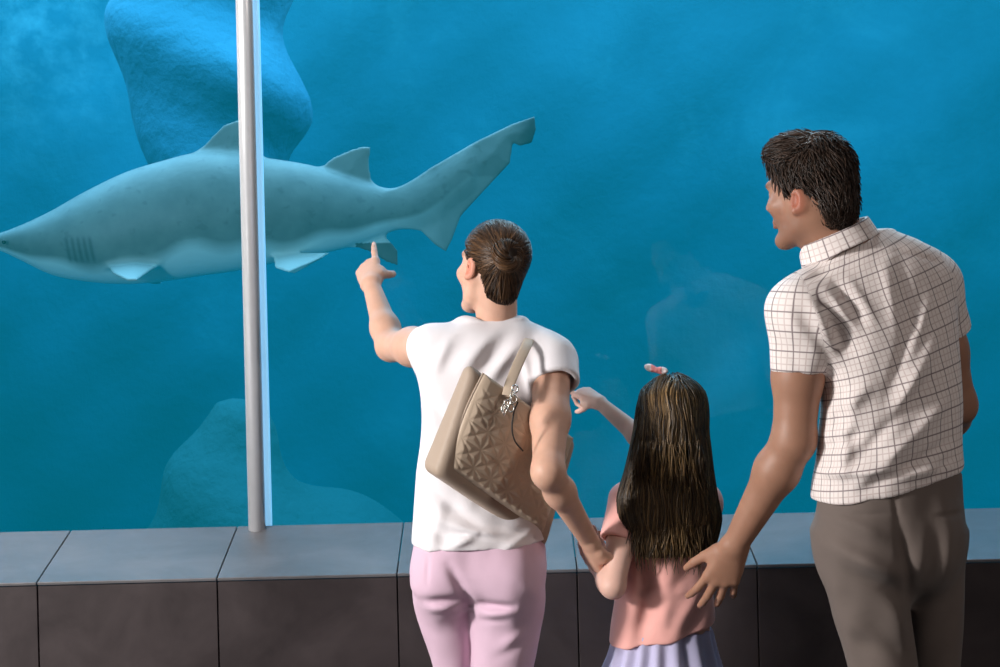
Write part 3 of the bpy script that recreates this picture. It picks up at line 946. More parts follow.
# ================================================================== the girl
def build_girl():
    root = person('child with long brown hair in salmon pink top and lavender skirt, between the two adults', (P(664, 640, 3.47)[0], 3.47, 0))
    yaw = RAD(5)
    HC = P(671, 424, 3.47); HR = facing(RAD(12), RAD(6), 0); HS = .80
    shL, elL, wrL = P(630, 500, 3.45), P(613, 586, 3.36), P(597, 568, 3.46)
    shR, elR, wrR = P(704, 502, 3.48), P(654, 449, 3.60), P(600, 403, 3.70)
    torso = sil([(470, 650, 690, 3.48, .8), (486, 628, 708, 3.47, .6), (510, 624, 712, 3.47, .58), (550, 621, 712, 3.47, .62), (590, 615, 713, 3.47, .66), (630, 610, 716, 3.47, .7), (670, 606, 719, 3.47, .74)], yaw, p=2.2)
    f = Field()
    W = head_ops(f, HC, HR, HS, True)
    f.cone(W((0, -.025, -.04)), P(671, 490, 3.48), .038, .045, .025)
    f.loft(torso, .03, grow=-.014)
    arm_ops(f, shL, elL, wrL, (.034, .031, .026, .025, .0165), .02)
    arm_ops(f, shR, elR, wrR, (.034, .03, .026, .025, .0165), .02)
    hand_ops(f, wrL, (.0, .5, .75), (-.3, -.9, .3), .64, True, [(.5, .7, .4)] * 4, (.04, 0, -.03, -.06), (.3, .6, .7), .4)
    hand_ops(f, wrR, nrm(P(570, 385, 3.76) - wrR), (.2, .3, -.8), .68, False, [(.0, .12, .1), (.9, 1.3, .8), (1.1, 1.4, .8), (1.2, 1.4, .8)], (.05, 0, -.02, -.04), (.1, .55, .8), .3)
    hips = [P(643, 690, 3.47), P(687, 690, 3.47)]
    for i, h in enumerate(hips):
        kn = np.array([h[0] * .98 + .006, 3.46, .34]); an = np.array([kn[0], 3.49, .06])
        f.chain([h, kn, an + (kn - an) * .65, an], (.062, .04, .042, .026), .015)
        f.cone(an, an + [-.01, .09, -.03], .024, .018, .015)
    body_mesh(f, (.1, 3.2, .02), (.72, 3.95, 1.32), .0028, MAT['skin_girl'], root, lambda V, T: head_tint(V, T, HC, HR, HS))
    eyes(root, W, HR, HS)
    s = Field()
    s.loft(torso, 0)
    s.cone(P(652, 497, 3.47), P(634, 505, 3.46), .035, .042, .03); s.cone(P(690, 497, 3.475), P(703, 505, 3.48), .035, .042, .03)
    spL = sleeve_ops(s, P(628, 501, 3.445), P(619, 541, 3.405), .047, .043, .02)
    spR = sleeve_ops(s, shR, shR + (elR - shR) * .35, .043, .04, .02)
    s.plane(P(662, 646, 3.37), (.19, .1, -1), .004)
    hollow(s, spL); hollow(s, spR)
    s.cone(P(671, 470, 3.48), P(671, 486, 3.49), .046, .046, .005, 's')
    D = 3.40
    for a, b, w, am in [((640, 560), (625, 640), .014, .008), ((655, 565), (640, 645), .012, -.008), ((672, 570), (660, 640), .013, .008), ((690, 570), (640, 625), .012, -.006), ((700, 590), (670, 640), .012, .007),
                        ((708, 600), (690, 632), .010, -.006), ((622, 560), (616, 620), .012, -.006), ((630, 600), (690, 590), .010, .005), ((640, 585), (628, 560), .01, .006)]:
        s.fold(P(*a, D), P(*b, D), w * 1.4, am)
    wrinkle(s, .0015, 60, 30, 33)
    o, V, Q = sculpt('top', s, (.15, 3.25, .5), (.65, 3.75, 1.15), .0032, MAT['girl_top'], None, 1, .4)
    adopt(o, root)
    # skirt
    sk = Field()
    L = sil([(630, 614, 712, 3.47, .72), (650, 610, 716, 3.47, .74), (670, 603, 721, 3.47, .78), (720, 594, 732, 3.47, .82), (765, 586, 742, 3.47, .85)], yaw, p=2.0)
    def pleats(X):
        u, w, a, b = L.local(X)
        th = np.arctan2(w / b, u / a)
        t_ = np.clip((L.z[-1] - X[:, 2]) / .25, 0, 1)
        return ((.003 + .012 * t_) * np.sin(th * 17 + 1.5 * np.sin(th * 3))).astype(F32)
    sk.loft(L, 0)
    sk.add(pleats, 0, None, 0, 'd')
    Li = Loft(np.c_[L.z, L.cx, L.cy, L.a, L.b][::20].tolist(), yaw)
    sk.add(lambda X: np.maximum(L.dist(X, -.016), X[:, 2] - .60).astype(F32), .004, None, 0, 's')
    sk.plane(P(664, 762, 3.47), (0, 0, -1), .004)
    o, V, Q = sculpt('skirt', sk, (.1, 3.2, .25), (.7, 3.75, .75), .004, MAT['skirt'], None, 1, .4)
    adopt(o, root)
    for h in hips:
        sh = Field()
        shoe_ops(sh, (h[0] * .98 + .006, 3.46, 0), (-.08, 1, 0), .19, .036)
        o, V, Q = sculpt('shoe', sh, (h[0] - .15, 3.3, -.02), (h[0] + .15, 3.75, .17), .006, MAT['shoe_w'])
        adopt(o, root)
    # long hair
    hf = Field()
    hf.ell(W((0, -.016, .052)), np.array((.087, .106, .094)) * HS, HR, 0)
    cur = sil([(395, 646, 698, 3.445, 1.0), (415, 639, 703, 3.435, .95), (440, 634, 707, 3.425, .85), (470, 627, 711, 3.415, .7), (500, 619, 716, 3.405, .55), (520, 622, 720, 3.4, .42), (537, 632, 717, 3.4, .28), (553, 644, 711, 3.395, .12)], yaw, p=2.3)
    hf.loft(cur, .03)
    base = Field(); base.ops = list(hf.ops)
    R32 = HR.astype(F32); c32 = HC.astype(F32)
    def hairline(X):
        L_ = ((X - c32) @ R32) / HS
        y, z = L_[:, 1], L_[:, 2]
        zl = np.interp(y, [-.02, .0, .02, .034, .05, .07, .12], [-.9, -.25, -.12, .03, .06, .085, .094])
        return ((zl - z) * HS * .7).astype(F32)
    hf.add(hairline, .006, None, 0, 'i')
    V, Q = polygonise(hf, (.15, 3.2, .8), (.7, 3.75, 1.4), .004); V, Q = biggest(V, Q)
    ok = (hairline(V.astype(F32)) < -.001)
    top = ok & (V[:, 2] > HC[2] - .05)
    r1 = pick(V, Q, 2600, top)
    r2 = pick(V, Q, 1500, ok & (V[:, 2] <= HC[2] - .02) & (V[:, 2] > HC[2] - .22))
    def flow(X, i):
        Lq = ((X - HC) @ HR) / HS
        d = np.stack([np.clip((Lq[:, 0] + .004) / .02, -1, 1) * np.clip((Lq[:, 2] - .06) / .06, 0, 1) * .55 + .16 * np.sin(Lq[:, 2] * 38 + Lq[:, 0] * 55), np.where(Lq[:, 2] > .06, -.9, -.15), np.full(len(X), -1.0)], 1)
        return d @ HR.T
    zb = 1.36 - (548 - 333) / FPX * 3.4
    paths = []; rads = []; tones = []
    steps = 26
    for r, base_tone in ((r1, 0), (r2, 0)):
        endz = zb + rng.normal(-.004, .02, len(r)) + .04 * np.exp(-((r[:, 0] - P(625, 500, 3.45)[0]) / .03) ** 2)
        st = np.clip((r[:, 2] - endz) * 1.12, .03, .6) / steps
        lift = rng.uniform(-.0005, .005, len(r))
        pt = grow(base, r - base.grad(r) * .002, flow, steps, st, lambda i, n: lift, .07)
        # the ends hang free below the mass of hair
        free = np.minimum(pt[:, :, 2], 9)
        paths.append(pt)
        m = np.linspace(0, 1, steps + 1)
        rads.append((.0017 * (1 - .6 * m ** 3))[None] * rng.uniform(.7, 1.4, (len(r), 1)))
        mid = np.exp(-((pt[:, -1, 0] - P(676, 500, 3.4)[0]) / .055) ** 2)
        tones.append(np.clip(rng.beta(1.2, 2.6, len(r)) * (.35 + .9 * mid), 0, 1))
    # loose tips
    n = 1500
    xs = rng.uniform(630, 719, n)
    tip = []
    for x in xs:
        y0 = rng.uniform(440, 536)
        x = min(max(x, np.interp(y0, [440, 500, 520, 537], [640, 626, 630, 638])), np.interp(y0, [440, 470, 500, 537], [700, 704, 709, 712])); dd = 3.405 - np.interp(y0, [440, 520, 537], [.075, .047, .032]) * math.sqrt(max(0, 1 - ((x - 668) / 56) ** 2))
        ln = rng.uniform(14, 44)
        a = P(x, y0, dd + .004); b = P(x + rng.normal(0, 2), y0 + ln * .5, dd - .002); c = P(x + rng.normal(0, 4) - (x - 668) * .05, y0 + ln, dd + .002)
        tt = np.linspace(0, 1, steps + 1)[:, None]
        tip.append((1 - tt) ** 2 * a + 2 * tt * (1 - tt) * b + tt ** 2 * c)
    paths.append(np.array(tip)); m = np.linspace(0, 1, steps + 1)
    rads.append((.0017 * (1 - .8 * m ** 2))[None] * rng.uniform(.7, 1.3, (n, 1)))
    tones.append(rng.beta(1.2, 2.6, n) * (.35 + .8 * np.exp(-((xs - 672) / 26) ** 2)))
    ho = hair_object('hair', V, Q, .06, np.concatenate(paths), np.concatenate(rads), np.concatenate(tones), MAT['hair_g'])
    adopt(ho, root)
    # hair bow: two loops and a knot
    B = P(656, 370, 3.45)
    bw = Field()
    for q, d in ((-1, nrm((-.9, .1, .35))), (1, nrm((.9, 0, -.12)))):
        R = np.stack([d, nrm(np.cross((0, 0, 1), d)), np.cross(d, nrm(np.cross((0, 0, 1), d)))], 1)
        bw.ell(B + d * .013, (.0155, .0075, .009), R, .003)
        bw.ell(B + d * .016 + np.array([0, -.009, .0]), (.007, .005, .0045), R, .002, 's')
    bw.ell(B, (.006, .008, .0065), None, .002)
    o, V, Q = sculpt('hair_bow', bw, B - .05, B + .05, .0016, MAT['bow'])
    d = V - B
    set_attr(o.data, 'tint', np.c_[np.where((np.abs(d[:, 0]) < .012)[:, None], (.9, .3, .3), (.95, .85, .84)), np.ones(len(V))], 'FLOAT_COLOR')
    adopt(o, root); o.parent = ho; o.matrix_parent_inverse = Matrix()
    o['label'] = 'pink and white hair bow'

t = NT('bow_ribbon'); t.bsdf(t.mix(t.noise(60), t.attr('tint').outputs['Color'], t.mix(.15, t.attr('tint').outputs['Color'], (.5, .2, .2, 1))), .5); MAT['bow'] = t.m

# ================================================================== the handbag
def build_bag():
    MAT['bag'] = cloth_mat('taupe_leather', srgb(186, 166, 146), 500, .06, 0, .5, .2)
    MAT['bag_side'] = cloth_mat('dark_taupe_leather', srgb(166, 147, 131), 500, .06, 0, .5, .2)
    MAT['chain'] = plain_mat('bright_metal', (.75, .72, .68, 1), .22, 1.0)
    MAT['cordm'] = plain_mat('black_cord', (.02, .018, .016, 1), .6)
    TL, TR, BR, BL = P(475, 367, 3.19), P(580, 443, 3.38), P(547, 549, 3.375), P(435, 474, 3.185)
    root = tag(empty('handbag', (TL + BR) / 2), 'taupe quilted handbag hanging from the shoulder of the person pointing at the shark', 'handbag')
    nx = nrm(TR - TL); nrmv = nrm(np.cross(TR - TL, BL - TL))
    if nrmv[1] > 0: nrmv = -nrmv          # toward the viewer
    quad = lambda u, v: (1 - u) * (1 - v) * TL + u * (1 - v) * TR + u * v * BR + (1 - u) * v * BL
    # quilted front panel, inset from the outline of the bag
    nu, nv = 220, 190
    U, Vv = np.meshgrid(np.linspace(0, 1, nu), np.linspace(0, 1, nv), indexing='xy')
    u = .075 + U * .85; v = .0 + Vv * .9
    u = u + .03 * np.sin(Vv * math.pi) * (1 - U) * -1
    pt = ((1 - u) * (1 - v))[..., None] * TL + (u * (1 - v))[..., None] * TR + (u * v)[..., None] * BR + ((1 - u) * v)[..., None] * BL
    X, Y = u * .31, v * .265
    s = .045
    tri = lambda c: np.abs((c / s) % 1.0 - .5) * 2      # 1 on the line
    dl = np.minimum.reduce([1 - tri(X + s / 2), 1 - tri(Y + s / 2), (1 - tri((X + Y) / 1.0)) * .7, (1 - tri((X - Y) / 1.0)) * .7])
    edge = np.minimum.reduce([U / .06, (1 - U) / .06, Vv / .03, (1 - Vv) / .06]); edge = np.clip(edge, 0, 1)
    quilt = np.clip((Vv - .12) / .04, 0, 1) * np.clip((.97 - Vv) / .03, 0, 1) * np.clip(U / .04, 0, 1)
    pil = (.0029 * np.clip(dl / .5, 0, 1) ** .8 - .0012) * quilt
    puff = .018 * (np.sin(U * math.pi) * np.sin(np.clip(Vv * .9 + .1, 0, 1) * math.pi)) ** .6 + .010 * np.sqrt(edge)
    pt = pt + nrmv * (puff + pil)[..., None]
    idx = np.arange(nu * nv).reshape(nv, nu)
    Q = np.stack([idx[:-1, :-1], idx[1:, :-1], idx[1:, 1:], idx[:-1, 1:]], -1).reshape(-1, 4)
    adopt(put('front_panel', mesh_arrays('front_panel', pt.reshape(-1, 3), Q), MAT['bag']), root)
    # body of the bag: rounded block behind the panel
    f = Field()
    ex, ey = nx, nrm(BL - TL - nx * np.dot(BL - TL, nx))
    C = (TL + TR + BR + BL) / 4
    R = np.stack([ex, ey, nrmv], 1).astype(F32)
    pts2 = [((q - C) @ R)[:2] for q in (TL, TR, BR, BL)]
    def prism(X):
        q = (X - C.astype(F32)) @ R
        d = np.full(len(X), -1.0)
        for i in range(4):
            a, b = pts2[i], pts2[(i + 1) % 4]
            e = b - a; n = np.array([e[1], -e[0]]) / np.linalg.norm(e)
            if np.dot(n, -a) > 0: n = -n
            d = smax(d, (q[:, 0] - a[0]) * n[0] + (q[:, 1] - a[1]) * n[1], .018)
        taper = np.clip(np.abs(q[:, 1] + .13) / .26, 0, 1)
        return smax(d - .002, np.abs(q[:, 2] + .03) - (.022 + .018 * taper), .025).astype(F32)
    f.add(prism, 0, C, .3)
    f.fold(TL + nrmv * .0, TR, .004, -.004)
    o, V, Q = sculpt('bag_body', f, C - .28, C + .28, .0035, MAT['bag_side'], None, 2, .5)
    adopt(o, root)
    # piping round the panel
    bd = [pt[0, 0], pt[nv // 3, 0], pt[2 * nv // 3, 0], pt[-1, 0], pt[-1, nu // 2], pt[-1, -1], pt[nv // 2, -1], pt[0, -1]]
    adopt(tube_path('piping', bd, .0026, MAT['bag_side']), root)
    # straps, over the shoulder and down in front
    def strap(pts, w, th):
        pts = np.asarray(pts, float)
        n = len(pts); t = np.linspace(0, n - 1, (n - 1) * 8 + 1); i = np.clip(t.astype(int), 0, n - 2); fr = (t - i)[:, None]
        m = np.gradient(pts, axis=0)
        q = ((2*fr**3 - 3*fr*fr + 1) * pts[i] + (fr**3 - 2*fr*fr + fr) * m[i] + (-2*fr**3 + 3*fr*fr) * pts[i + 1] + (fr**3 - fr*fr) * m[i + 1])
        T = np.gradient(q, axis=0); T /= np.linalg.norm(T, axis=1, keepdims=True)
        mid = P(528, 350, 3.42)
        N = q - mid; N -= T * (N * T).sum(1, keepdims=True); N /= np.linalg.norm(N, axis=1, keepdims=True)
        Bn = np.cross(T, N)
        ring = [(-w, -th), (-w, th), (-w * .8, th * 1.4), (w * .8, th * 1.4), (w, th), (w, -th)]
        V = np.stack([q + Bn * a + N * b for a, b in ring], 1).reshape(-1, 3)
        k = len(ring); b0 = np.arange(len(q) - 1)[:, None] * k; s0 = np.arange(k)[None]; s1 = (s0 + 1) % k
        Q = np.stack([b0 + s0, b0 + s1, b0 + s1 + k, b0 + s0 + k], -1).reshape(-1, 4)
        return mesh_arrays('strap', V, Q)
    so = put('strap', strap([P(507, 396, 3.205), P(510, 384, 3.225), P(518, 364, 3.265), P(526, 347, 3.31), P(531, 336, 3.365), P(534, 333.5, 3.41), P(538, 342, 3.47), P(545, 372, 3.50), P(553, 410, 3.46), P(556, 430, 3.40)], .011, .002), MAT['bag'])
    adopt(so, root)
    # chain charm
    ring_c = [P(515, 389, 3.185), P(512, 394, 3.175), P(514, 399, 3.17), P(509, 403, 3.168), P(511, 408, 3.165), P(505, 411, 3.163), P(507, 404, 3.166), P(503, 408, 3.16)]
    ch = None
    VV = []; QQ = []; off = 0
    for j, c in enumerate(ring_c):
        a = np.linspace(0, 2 * math.pi, 17)
        e1, e2 = (np.array([1, 0, 0]), np.array([0, 0, 1.0])) if j % 2 == 0 else (nrm((.5, -.8, .3)), nrm((.2, .1, 1)))
        ringp = c + (np.outer(np.cos(a), e1) * .0062 + np.outer(np.sin(a), e2) * .0085)
        V, Q = tubes(ringp[None], np.full((1, 17), .0017), 6)
        VV.append(V); QQ.append(Q + off); off += len(V)
    ch = put('charm_chain', mesh_arrays('charm_chain', np.concatenate(VV), np.concatenate(QQ)), MAT['chain'])
    adopt(ch, root)
    ch['label'] = 'silver chain charm'
    adopt(tube_path('cord', [P(518, 402, 3.175), P(514, 412, 3.17), P(512, 428, 3.165), P(515, 441, 3.17), P(523, 451, 3.185)], .0018, MAT['cordm']), root)

# ================================================================== the shark
def build_shark():
    DS = 6.2
    pp = lambda x, y, dy=0: P(x, y, DS + dy)
    root = tag(empty('shark', pp(200, 220)), 'grey spotted shark with pale belly swimming behind the glass', 'shark')
    rows = [(-36, 239, 246), (-22, 236, 249), (0, 233, 251), (20, 226, 260), (49, 213, 274), (89, 191, 282), (132, 171, 284), (165, 161, 281), (198, 153, 276), (240, 154, 270), (268, 158, 264), (319, 167, 254), (345, 175, 248), (375, 185, 238), (402, 190, 227), (430, 182, 214), (470, 158, 180)]
    c = np.array([pp(x, (a + b) / 2) for x, a, b in rows]); hh = np.array([(b - a) / 2 / FPX * DS for _, a, b in rows])
    ratio = np.interp([r[0] for r in rows], [-30, 0, 60, 160, 300, 400, 470], [1.5, 1.2, .85, .74, .72, .5, .3])
    ww = hh * ratio
    xs = c[:, 0]; xx = np.linspace(xs[0], xs[-1], 300)
    def cub(y):
        m = np.gradient(y, xs); i = np.clip(np.searchsorted(xs, xx) - 1, 0, len(xs) - 2); h = xs[i + 1] - xs[i]; t = (xx - xs[i]) / h
        return (2*t**3 - 3*t*t + 1) * y[i] + (t**3 - 2*t*t + t) * h * m[i] + (-2*t**3 + 3*t*t) * y[i + 1] + (t**3 - t*t) * h * m[i + 1]
    CZ, HH, WW = cub(c[:, 2]), cub(hh), cub(ww)
    def bodyd(X):
        x = np.clip(X[:, 0], xx[0], xx[-1])
        cz, h, w = np.interp(x, xx, CZ), np.interp(x, xx, HH), np.interp(x, xx, WW)
        y, z = X[:, 1] - DS, X[:, 2] - cz
        r = np.sqrt((y / w) ** 2 + (z / h) ** 2) + 1e-6
        g = np.sqrt((y / w ** 2) ** 2 + (z / h ** 2) ** 2) / r + 1e-6
        d = np.maximum((r - 1) / g, -np.minimum(w, h)) * .85
        dx = np.maximum(xx[0] - X[:, 0], X[:, 0] - xx[-1])
        return np.where(dx > 0, np.sqrt(np.maximum(d, 0) ** 2 + dx ** 2), np.maximum(d, dx)).astype(F32)
    f = Field()
    f.add(bodyd, 0)
    def fin(poly, O, e1, e2, thick, k=.02):
        """poly in metres on plane (O,e1,e2)"""
        poly = np.asarray(poly, float); e3 = np.cross(e1, e2)
        e1, e2, e3 = (np.asarray(e, dtype=F32) for e in (e1, e2, e3)); O32 = np.asarray(O, dtype=F32)
        def fn(X):
            q = X - O32; a, b, w = q @ e1, q @ e2, q @ e3
            d = np.full(len(X), 1e9); s = np.ones(len(X))
            n = len(poly)
            for i in range(n):
                p0, p1 = poly[i], poly[i - 1]
                ex, ey = p1[0] - p0[0], p1[1] - p0[1]
                wx, wy = a - p0[0], b - p0[1]
                t = np.clip((wx * ex + wy * ey) / (ex * ex + ey * ey), 0, 1)
                d = np.minimum(d, (wx - ex * t) ** 2 + (wy - ey * t) ** 2)
                c1 = b >= p0[1]; c2 = b < p1[1]; c3 = ex * wy > ey * wx
                fl = (c1 & c2 & c3) | (~c1 & ~c2 & ~c3)
                s = np.where(fl, -s, s)
            d2 = s * np.sqrt(d)
            th = thick * (.35 + .65 * np.clip(-d2 / .08, 0, 1))
            return smax(d2, np.abs(w) - th, .008).astype(F32)
        cen = O + poly.mean(0)[0] * e1 + poly.mean(0)[1] * e2
        f.add(fn, k, cen, np.abs(poly - poly.mean(0)).sum(1).max())
    O = pp(0, 0); ex, ez = np.array([1., 0, 0]), np.array([0, 0, 1.])
    pl = lambda *pts: [((pp(*q) - O)[0], (pp(*q) - O)[2]) for q in pts]
    fin(pl((190, 168), (200, 150), (213, 136), (224, 125), (238, 120), (246, 126), (251, 142), (262, 158), (250, 172)), O, ex, ez, .018, .03)
    fin(pl((316, 172), (332, 158), (350, 150), (364, 146), (371, 147), (369, 162), (371, 178), (376, 188), (340, 190)), O, ex, ez, .014, .02)
    fin(pl((392, 196), (430, 168), (475, 142), (512, 124), (535, 116), (536, 130), (532, 143), (520, 146), (513, 143), (510, 163), (483, 192), (461, 216), (452, 240), (446, 252), (434, 244), (421, 231), (400, 224)), O, ex, ez, .022, .05)
    # pelvic pair, anal fin, pectoral pair
    for q in (-1, 1):
        e2 = nrm((.0, q * .75, -.7))
        A = pp(272, 254, q * .07)
        fin([(0, .03), (.05, .05), (.22, .05), (.2, -.0), (.08, -.10), (.015, -.07)] if False else [(0, 0), (.24, 0), (.20, .04), (.08, .12), (.02, .09)], A, ex, e2, .012, .02)
        e2 = nrm((.26, q * .88, -.30))
        A = pp(106, 264, q * .10)
        fin([(0, 0), (.24, 0), (.23, .07), (.2, .18), (.18, .28), (.14, .27), (.06, .15)], A, ex, e2, .015, .025)
    fin(pl((352, 246), (384, 234), (398, 250), (398, 266), (386, 262), (370, 252)), O, ex, ez, .010, .02)
    for x in (76, 82, 88, 94, 100):
        for q in (-1, 1):
            f.cone(pp(x, 240, q * .2), pp(x + 3, 262, q * .18), .010, .010, .006, 's')
    f.cone(pp(5, 254, -.1), pp(42, 262, -.13), .004, .005, .006, 's'); f.cone(pp(5, 254, .1), pp(42, 262, .13), .004, .005, .006, 's')
    o, V, Q = sculpt('shark_body', f, pp(-70, 310, -.65), pp(560, 95, .65), .0065, MAT['shark'], None, 1, .4)
    x = V[:, 0]
    cz, h = np.interp(x, xx, CZ), np.interp(x, xx, HH)
    rel = (V[:, 2] - cz) / h
    nz = .12 * np.sin(9 * x) + .08 * np.sin(23 * x + 5 * V[:, 1])
    belly = np.clip((-.5 + nz * .7 - rel) / .25, 0, 1)
    lat = np.abs(V[:, 1] - DS)
    belly = belly * np.where((x < pp(215, 0)[0]) & (lat > .9 * np.interp(x, xx, WW)) & (rel < -.2), .45, 1)
    gill = np.zeros(len(V))
    for gx in (76, 82, 88, 94, 100):
        g0 = pp(gx, 240); g1 = pp(gx + 3, 263)
        xc = g0[0] + (V[:, 2] - g0[2]) / (g1[2] - g0[2]) * (g1[0] - g0[0])
        gill = np.maximum(gill, np.exp(-((x - xc) / .0075) ** 2) * np.clip((g0[2] + .01 - V[:, 2]) / .02, 0, 1) * np.clip((V[:, 2] - g1[2] + .01) / .02, 0, 1))
    belly = belly * np.interp(x, [pp(370, 0)[0], pp(440, 0)[0]], [1, .15])
    tip = np.clip((x - pp(508, 0)[0]) / .08, 0, 1)
    anal = (x > pp(350, 0)[0]) & (x < pp(402, 0)[0]) & (V[:, 2] < pp(376, 243)[2])
    tip = np.maximum(tip, np.where(anal, .55, 0)); belly = np.where(anal, 0, belly)  # shade on the anal fin painted in as a darker tint
    tip = np.maximum(tip, gill * .75)
    set_attr(o.data, 'tint', np.c_[belly, tip, np.zeros(len(V)), np.ones(len(V))], 'FLOAT_COLOR')
    adopt(o, root)
    import bmesh
    for q in (-1, 1):
        bm = bmesh.new(); bmesh.ops.create_uvsphere(bm, u_segments=16, v_segments=10, radius=.009)
        bmesh.ops.scale(bm, vec=(1, .5, 1), verts=bm.verts)
        e = pp(4, 242, q * .086)
        bmesh.ops.translate(bm, vec=e, verts=bm.verts)
        me = bpy.data.meshes.new('eye'); bm.to_mesh(me); bm.free()
        adopt(put('eye', me, MAT['shark_eye']), root)

t = NT('shark_skin')
at = t.attr('tint'); sc = t.t.nodes.new('ShaderNodeSeparateColor'); t.link(at.outputs['Color'], sc.inputs[0])
n1 = t.noise(7, 5, .6); n2 = t.noise(26, 3, .5)
top = t.mix(n1, (.12, .13, .13, 1), (.36, .36, .34, 1))
top = t.mix(t.math('MULTIPLY', t.math('GREATER_THAN', n2, .64), .25), top, (.1, .09, .09, 1))
colr = t.mix(sc.outputs[0], top, (.85, .9, .86, 1))
colr = t.mix(sc.outputs[1], colr, (.06, .07, .08, 1))
t.bsdf(colr, .5, normal=t.bump(n2, .15, .01)); MAT['shark'] = t.m
MAT['shark_eye'] = plain_mat('dark_eye', (.01, .01, .01, 1), .1)

# ================================================================== the place
LF_Y, LB_Y = 4.0, 4.32
LF_Z, LB_Z = .729, .823
GLY = 4.335

def build_place():
    # floor
    t = NT('dark_stone_floor')
    n = t.noise(5, 6)
    t.bsdf(t.mix(n, (.018, .016, .016, 1), (.05, .044, .042, 1)), .35, normal=t.bump(t.noise(60, 4), .1, .004))
    fl = put('floor', box_mesh('floor', (-6, -3, -.1), (6, 4.05, 0)), t.m, smooth=False)
    tag(fl, 'dark stone floor of the viewing hall', 'floor', kind='structure')
    # ledge
    def tile_mat(name, lo, hi, rough, metal):
        t = NT(name)
        mp = t.t.nodes.new('ShaderNodeMapping'); mp.inputs['Scale'].default_value = (1.0, 1.6, 1.0); t.link(t.pos(), mp.inputs[0])
        n = t.noise(4.5, 6, .6, mp.outputs[0], .4)
        n2 = t.noise(90, 4, .6)
        col = t.mix(t.math('MULTIPLY_ADD', n, 1.5, -.25), lo, hi)
        t.bsdf(col, t.math('MULTIPLY_ADD', n, .22, rough), metal, normal=t.bump(n2, .05, .002), spec=.6)
        return t.m
    cap_m = tile_mat('burnished_metal_cap', (.13, .125, .13, 1), (.25, .24, .25, 1), .36, .4)
    frt_m = tile_mat('dark_bronze_panel', (.026, .019, .02, 1), (.072, .054, .055, 1), .34, .4)
    joint_m = plain_mat('black_joint', (.008, .008, .008, 1), .8)
    ledge = tag(empty('ledge', (0, LF_Y, 0)), 'dark metal-clad ledge with sloping tiled top running below the tank window', 'ledge', kind='structure')
    base = put('ledge_core', box_mesh('ledge_core', (-5, LF_Y + .012, 0), (5, LB_Y + .02, LF_Z - .02)), joint_m, smooth=False)
    adopt(base, ledge)
    sl = nrm((0, LB_Y - LF_Y, LB_Z - LF_Z)); up = np.array([0, -sl[2], sl[1]])
    x0 = -.29 - 9 * .48
    import bmesh
    for i in range(20):
        a, b = x0 + i * .48 + .0016, x0 + (i + 1) * .48 - .0016
        for nm, lo, hi, m in (('front_panel', (a, LF_Y, 0.0), (b, LF_Y + .012, LF_Z - .012), frt_m),):
            adopt(put(nm, box_mesh(nm, lo, hi, .0012, 1), m, smooth=False), ledge)
        bm = bmesh.new()
        p0 = np.array([0, LF_Y - .006, LF_Z - .0015]); p1 = np.array([0, LB_Y + .003, LB_Z])
        ring = [p0, p1, p1 - up * .014, p0 - up * .009]
        vs = [[bm.verts.new((x, q[1], q[2])) for q in ring] for x in (a, b)]
        for j in range(4): bm.faces.new((vs[0][j], vs[0][(j + 1) % 4], vs[1][(j + 1) % 4], vs[1][j]))
        bm.faces.new(vs[0][::-1]); bm.faces.new(vs[1])
        bmesh.ops.recalc_face_normals(bm, faces=bm.faces)
        bmesh.ops.bevel(bm, geom=bm.edges[:], offset=.0014, segments=1, affect='EDGES')
        me = bpy.data.meshes.new('cap_tile'); bm.to_mesh(me); bm.free()
        adopt(put('cap_tile', me, cap_m, smooth=False), ledge)
    # window panes
    g = NT('clear_acrylic')
    fr = g.n('ShaderNodeFresnel', IOR=1.24).outputs[0]
    tr = g.n('ShaderNodeBsdfTransparent', Color=(.985, .995, 1, 1)).outputs[0]
    gl = g.n('ShaderNodeBsdfGlossy', Roughness=.02).outputs[0]
    mx = g.n('ShaderNodeMixShader'); g.link(fr, mx.inputs[0]); g.link(tr, mx.inputs[1]); g.link(gl, mx.inputs[2])
    g.link(mx.outputs[0], g.out.inputs['Surface'])
    PX = P(258, 400, 4.29)[0]
    for k, (a, b) in enumerate(((-5, PX - .004), (PX + .020, 5))):
        w = put('window_%d' % (k + 1), box_mesh('w', (a, GLY, LF_Z), (b, GLY + .012, 4.2)), g.m, smooth=False)
        tag(w, ('tank window pane left of the steel post', 'wide tank window pane right of the steel post')[k], 'window', kind='structure')
    # steel post and the pale joint beside it
    st = NT('brushed_steel')
    st.bsdf(st.mix(st.noise(40), (.88, .89, .92, 1), (.95, .96, .98, 1)), .3, .55)
    import bmesh
    bm = bmesh.new()
    bmesh.ops.create_cone(bm, cap_ends=True, segments=48, radius1=.0245, radius2=.0245, depth=1.0)
    for v in bm.verts:
        v.co.x = PX - .014 + v.co.x; v.co.y = GLY - .03 + v.co.y * .95
        v.co.z = LB_Z - .012 + (v.co.z + .5) * (4.2 - LB_Z)
    me = bpy.data.meshes.new('post'); bm.to_mesh(me); bm.free()
    po = put('steel_post', me, st.m)
    tag(po, 'tall polished steel post standing at the joint between the window panes', 'post', kind='structure')
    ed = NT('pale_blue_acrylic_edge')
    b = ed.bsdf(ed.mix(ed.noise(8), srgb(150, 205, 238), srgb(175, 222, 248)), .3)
    b.inputs['Emission Color'].default_value = srgb(140, 200, 240); b.inputs['Emission Strength'].default_value = .7  # glow of the tank's light put into the strip as emission
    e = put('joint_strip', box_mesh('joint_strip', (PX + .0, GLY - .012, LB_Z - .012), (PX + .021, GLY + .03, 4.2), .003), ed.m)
    tag(e, 'pale blue strip of the pane joint beside the steel post', 'joint strip', kind='structure')
    # tank
    rk = NT('caustic_mottled_rock')
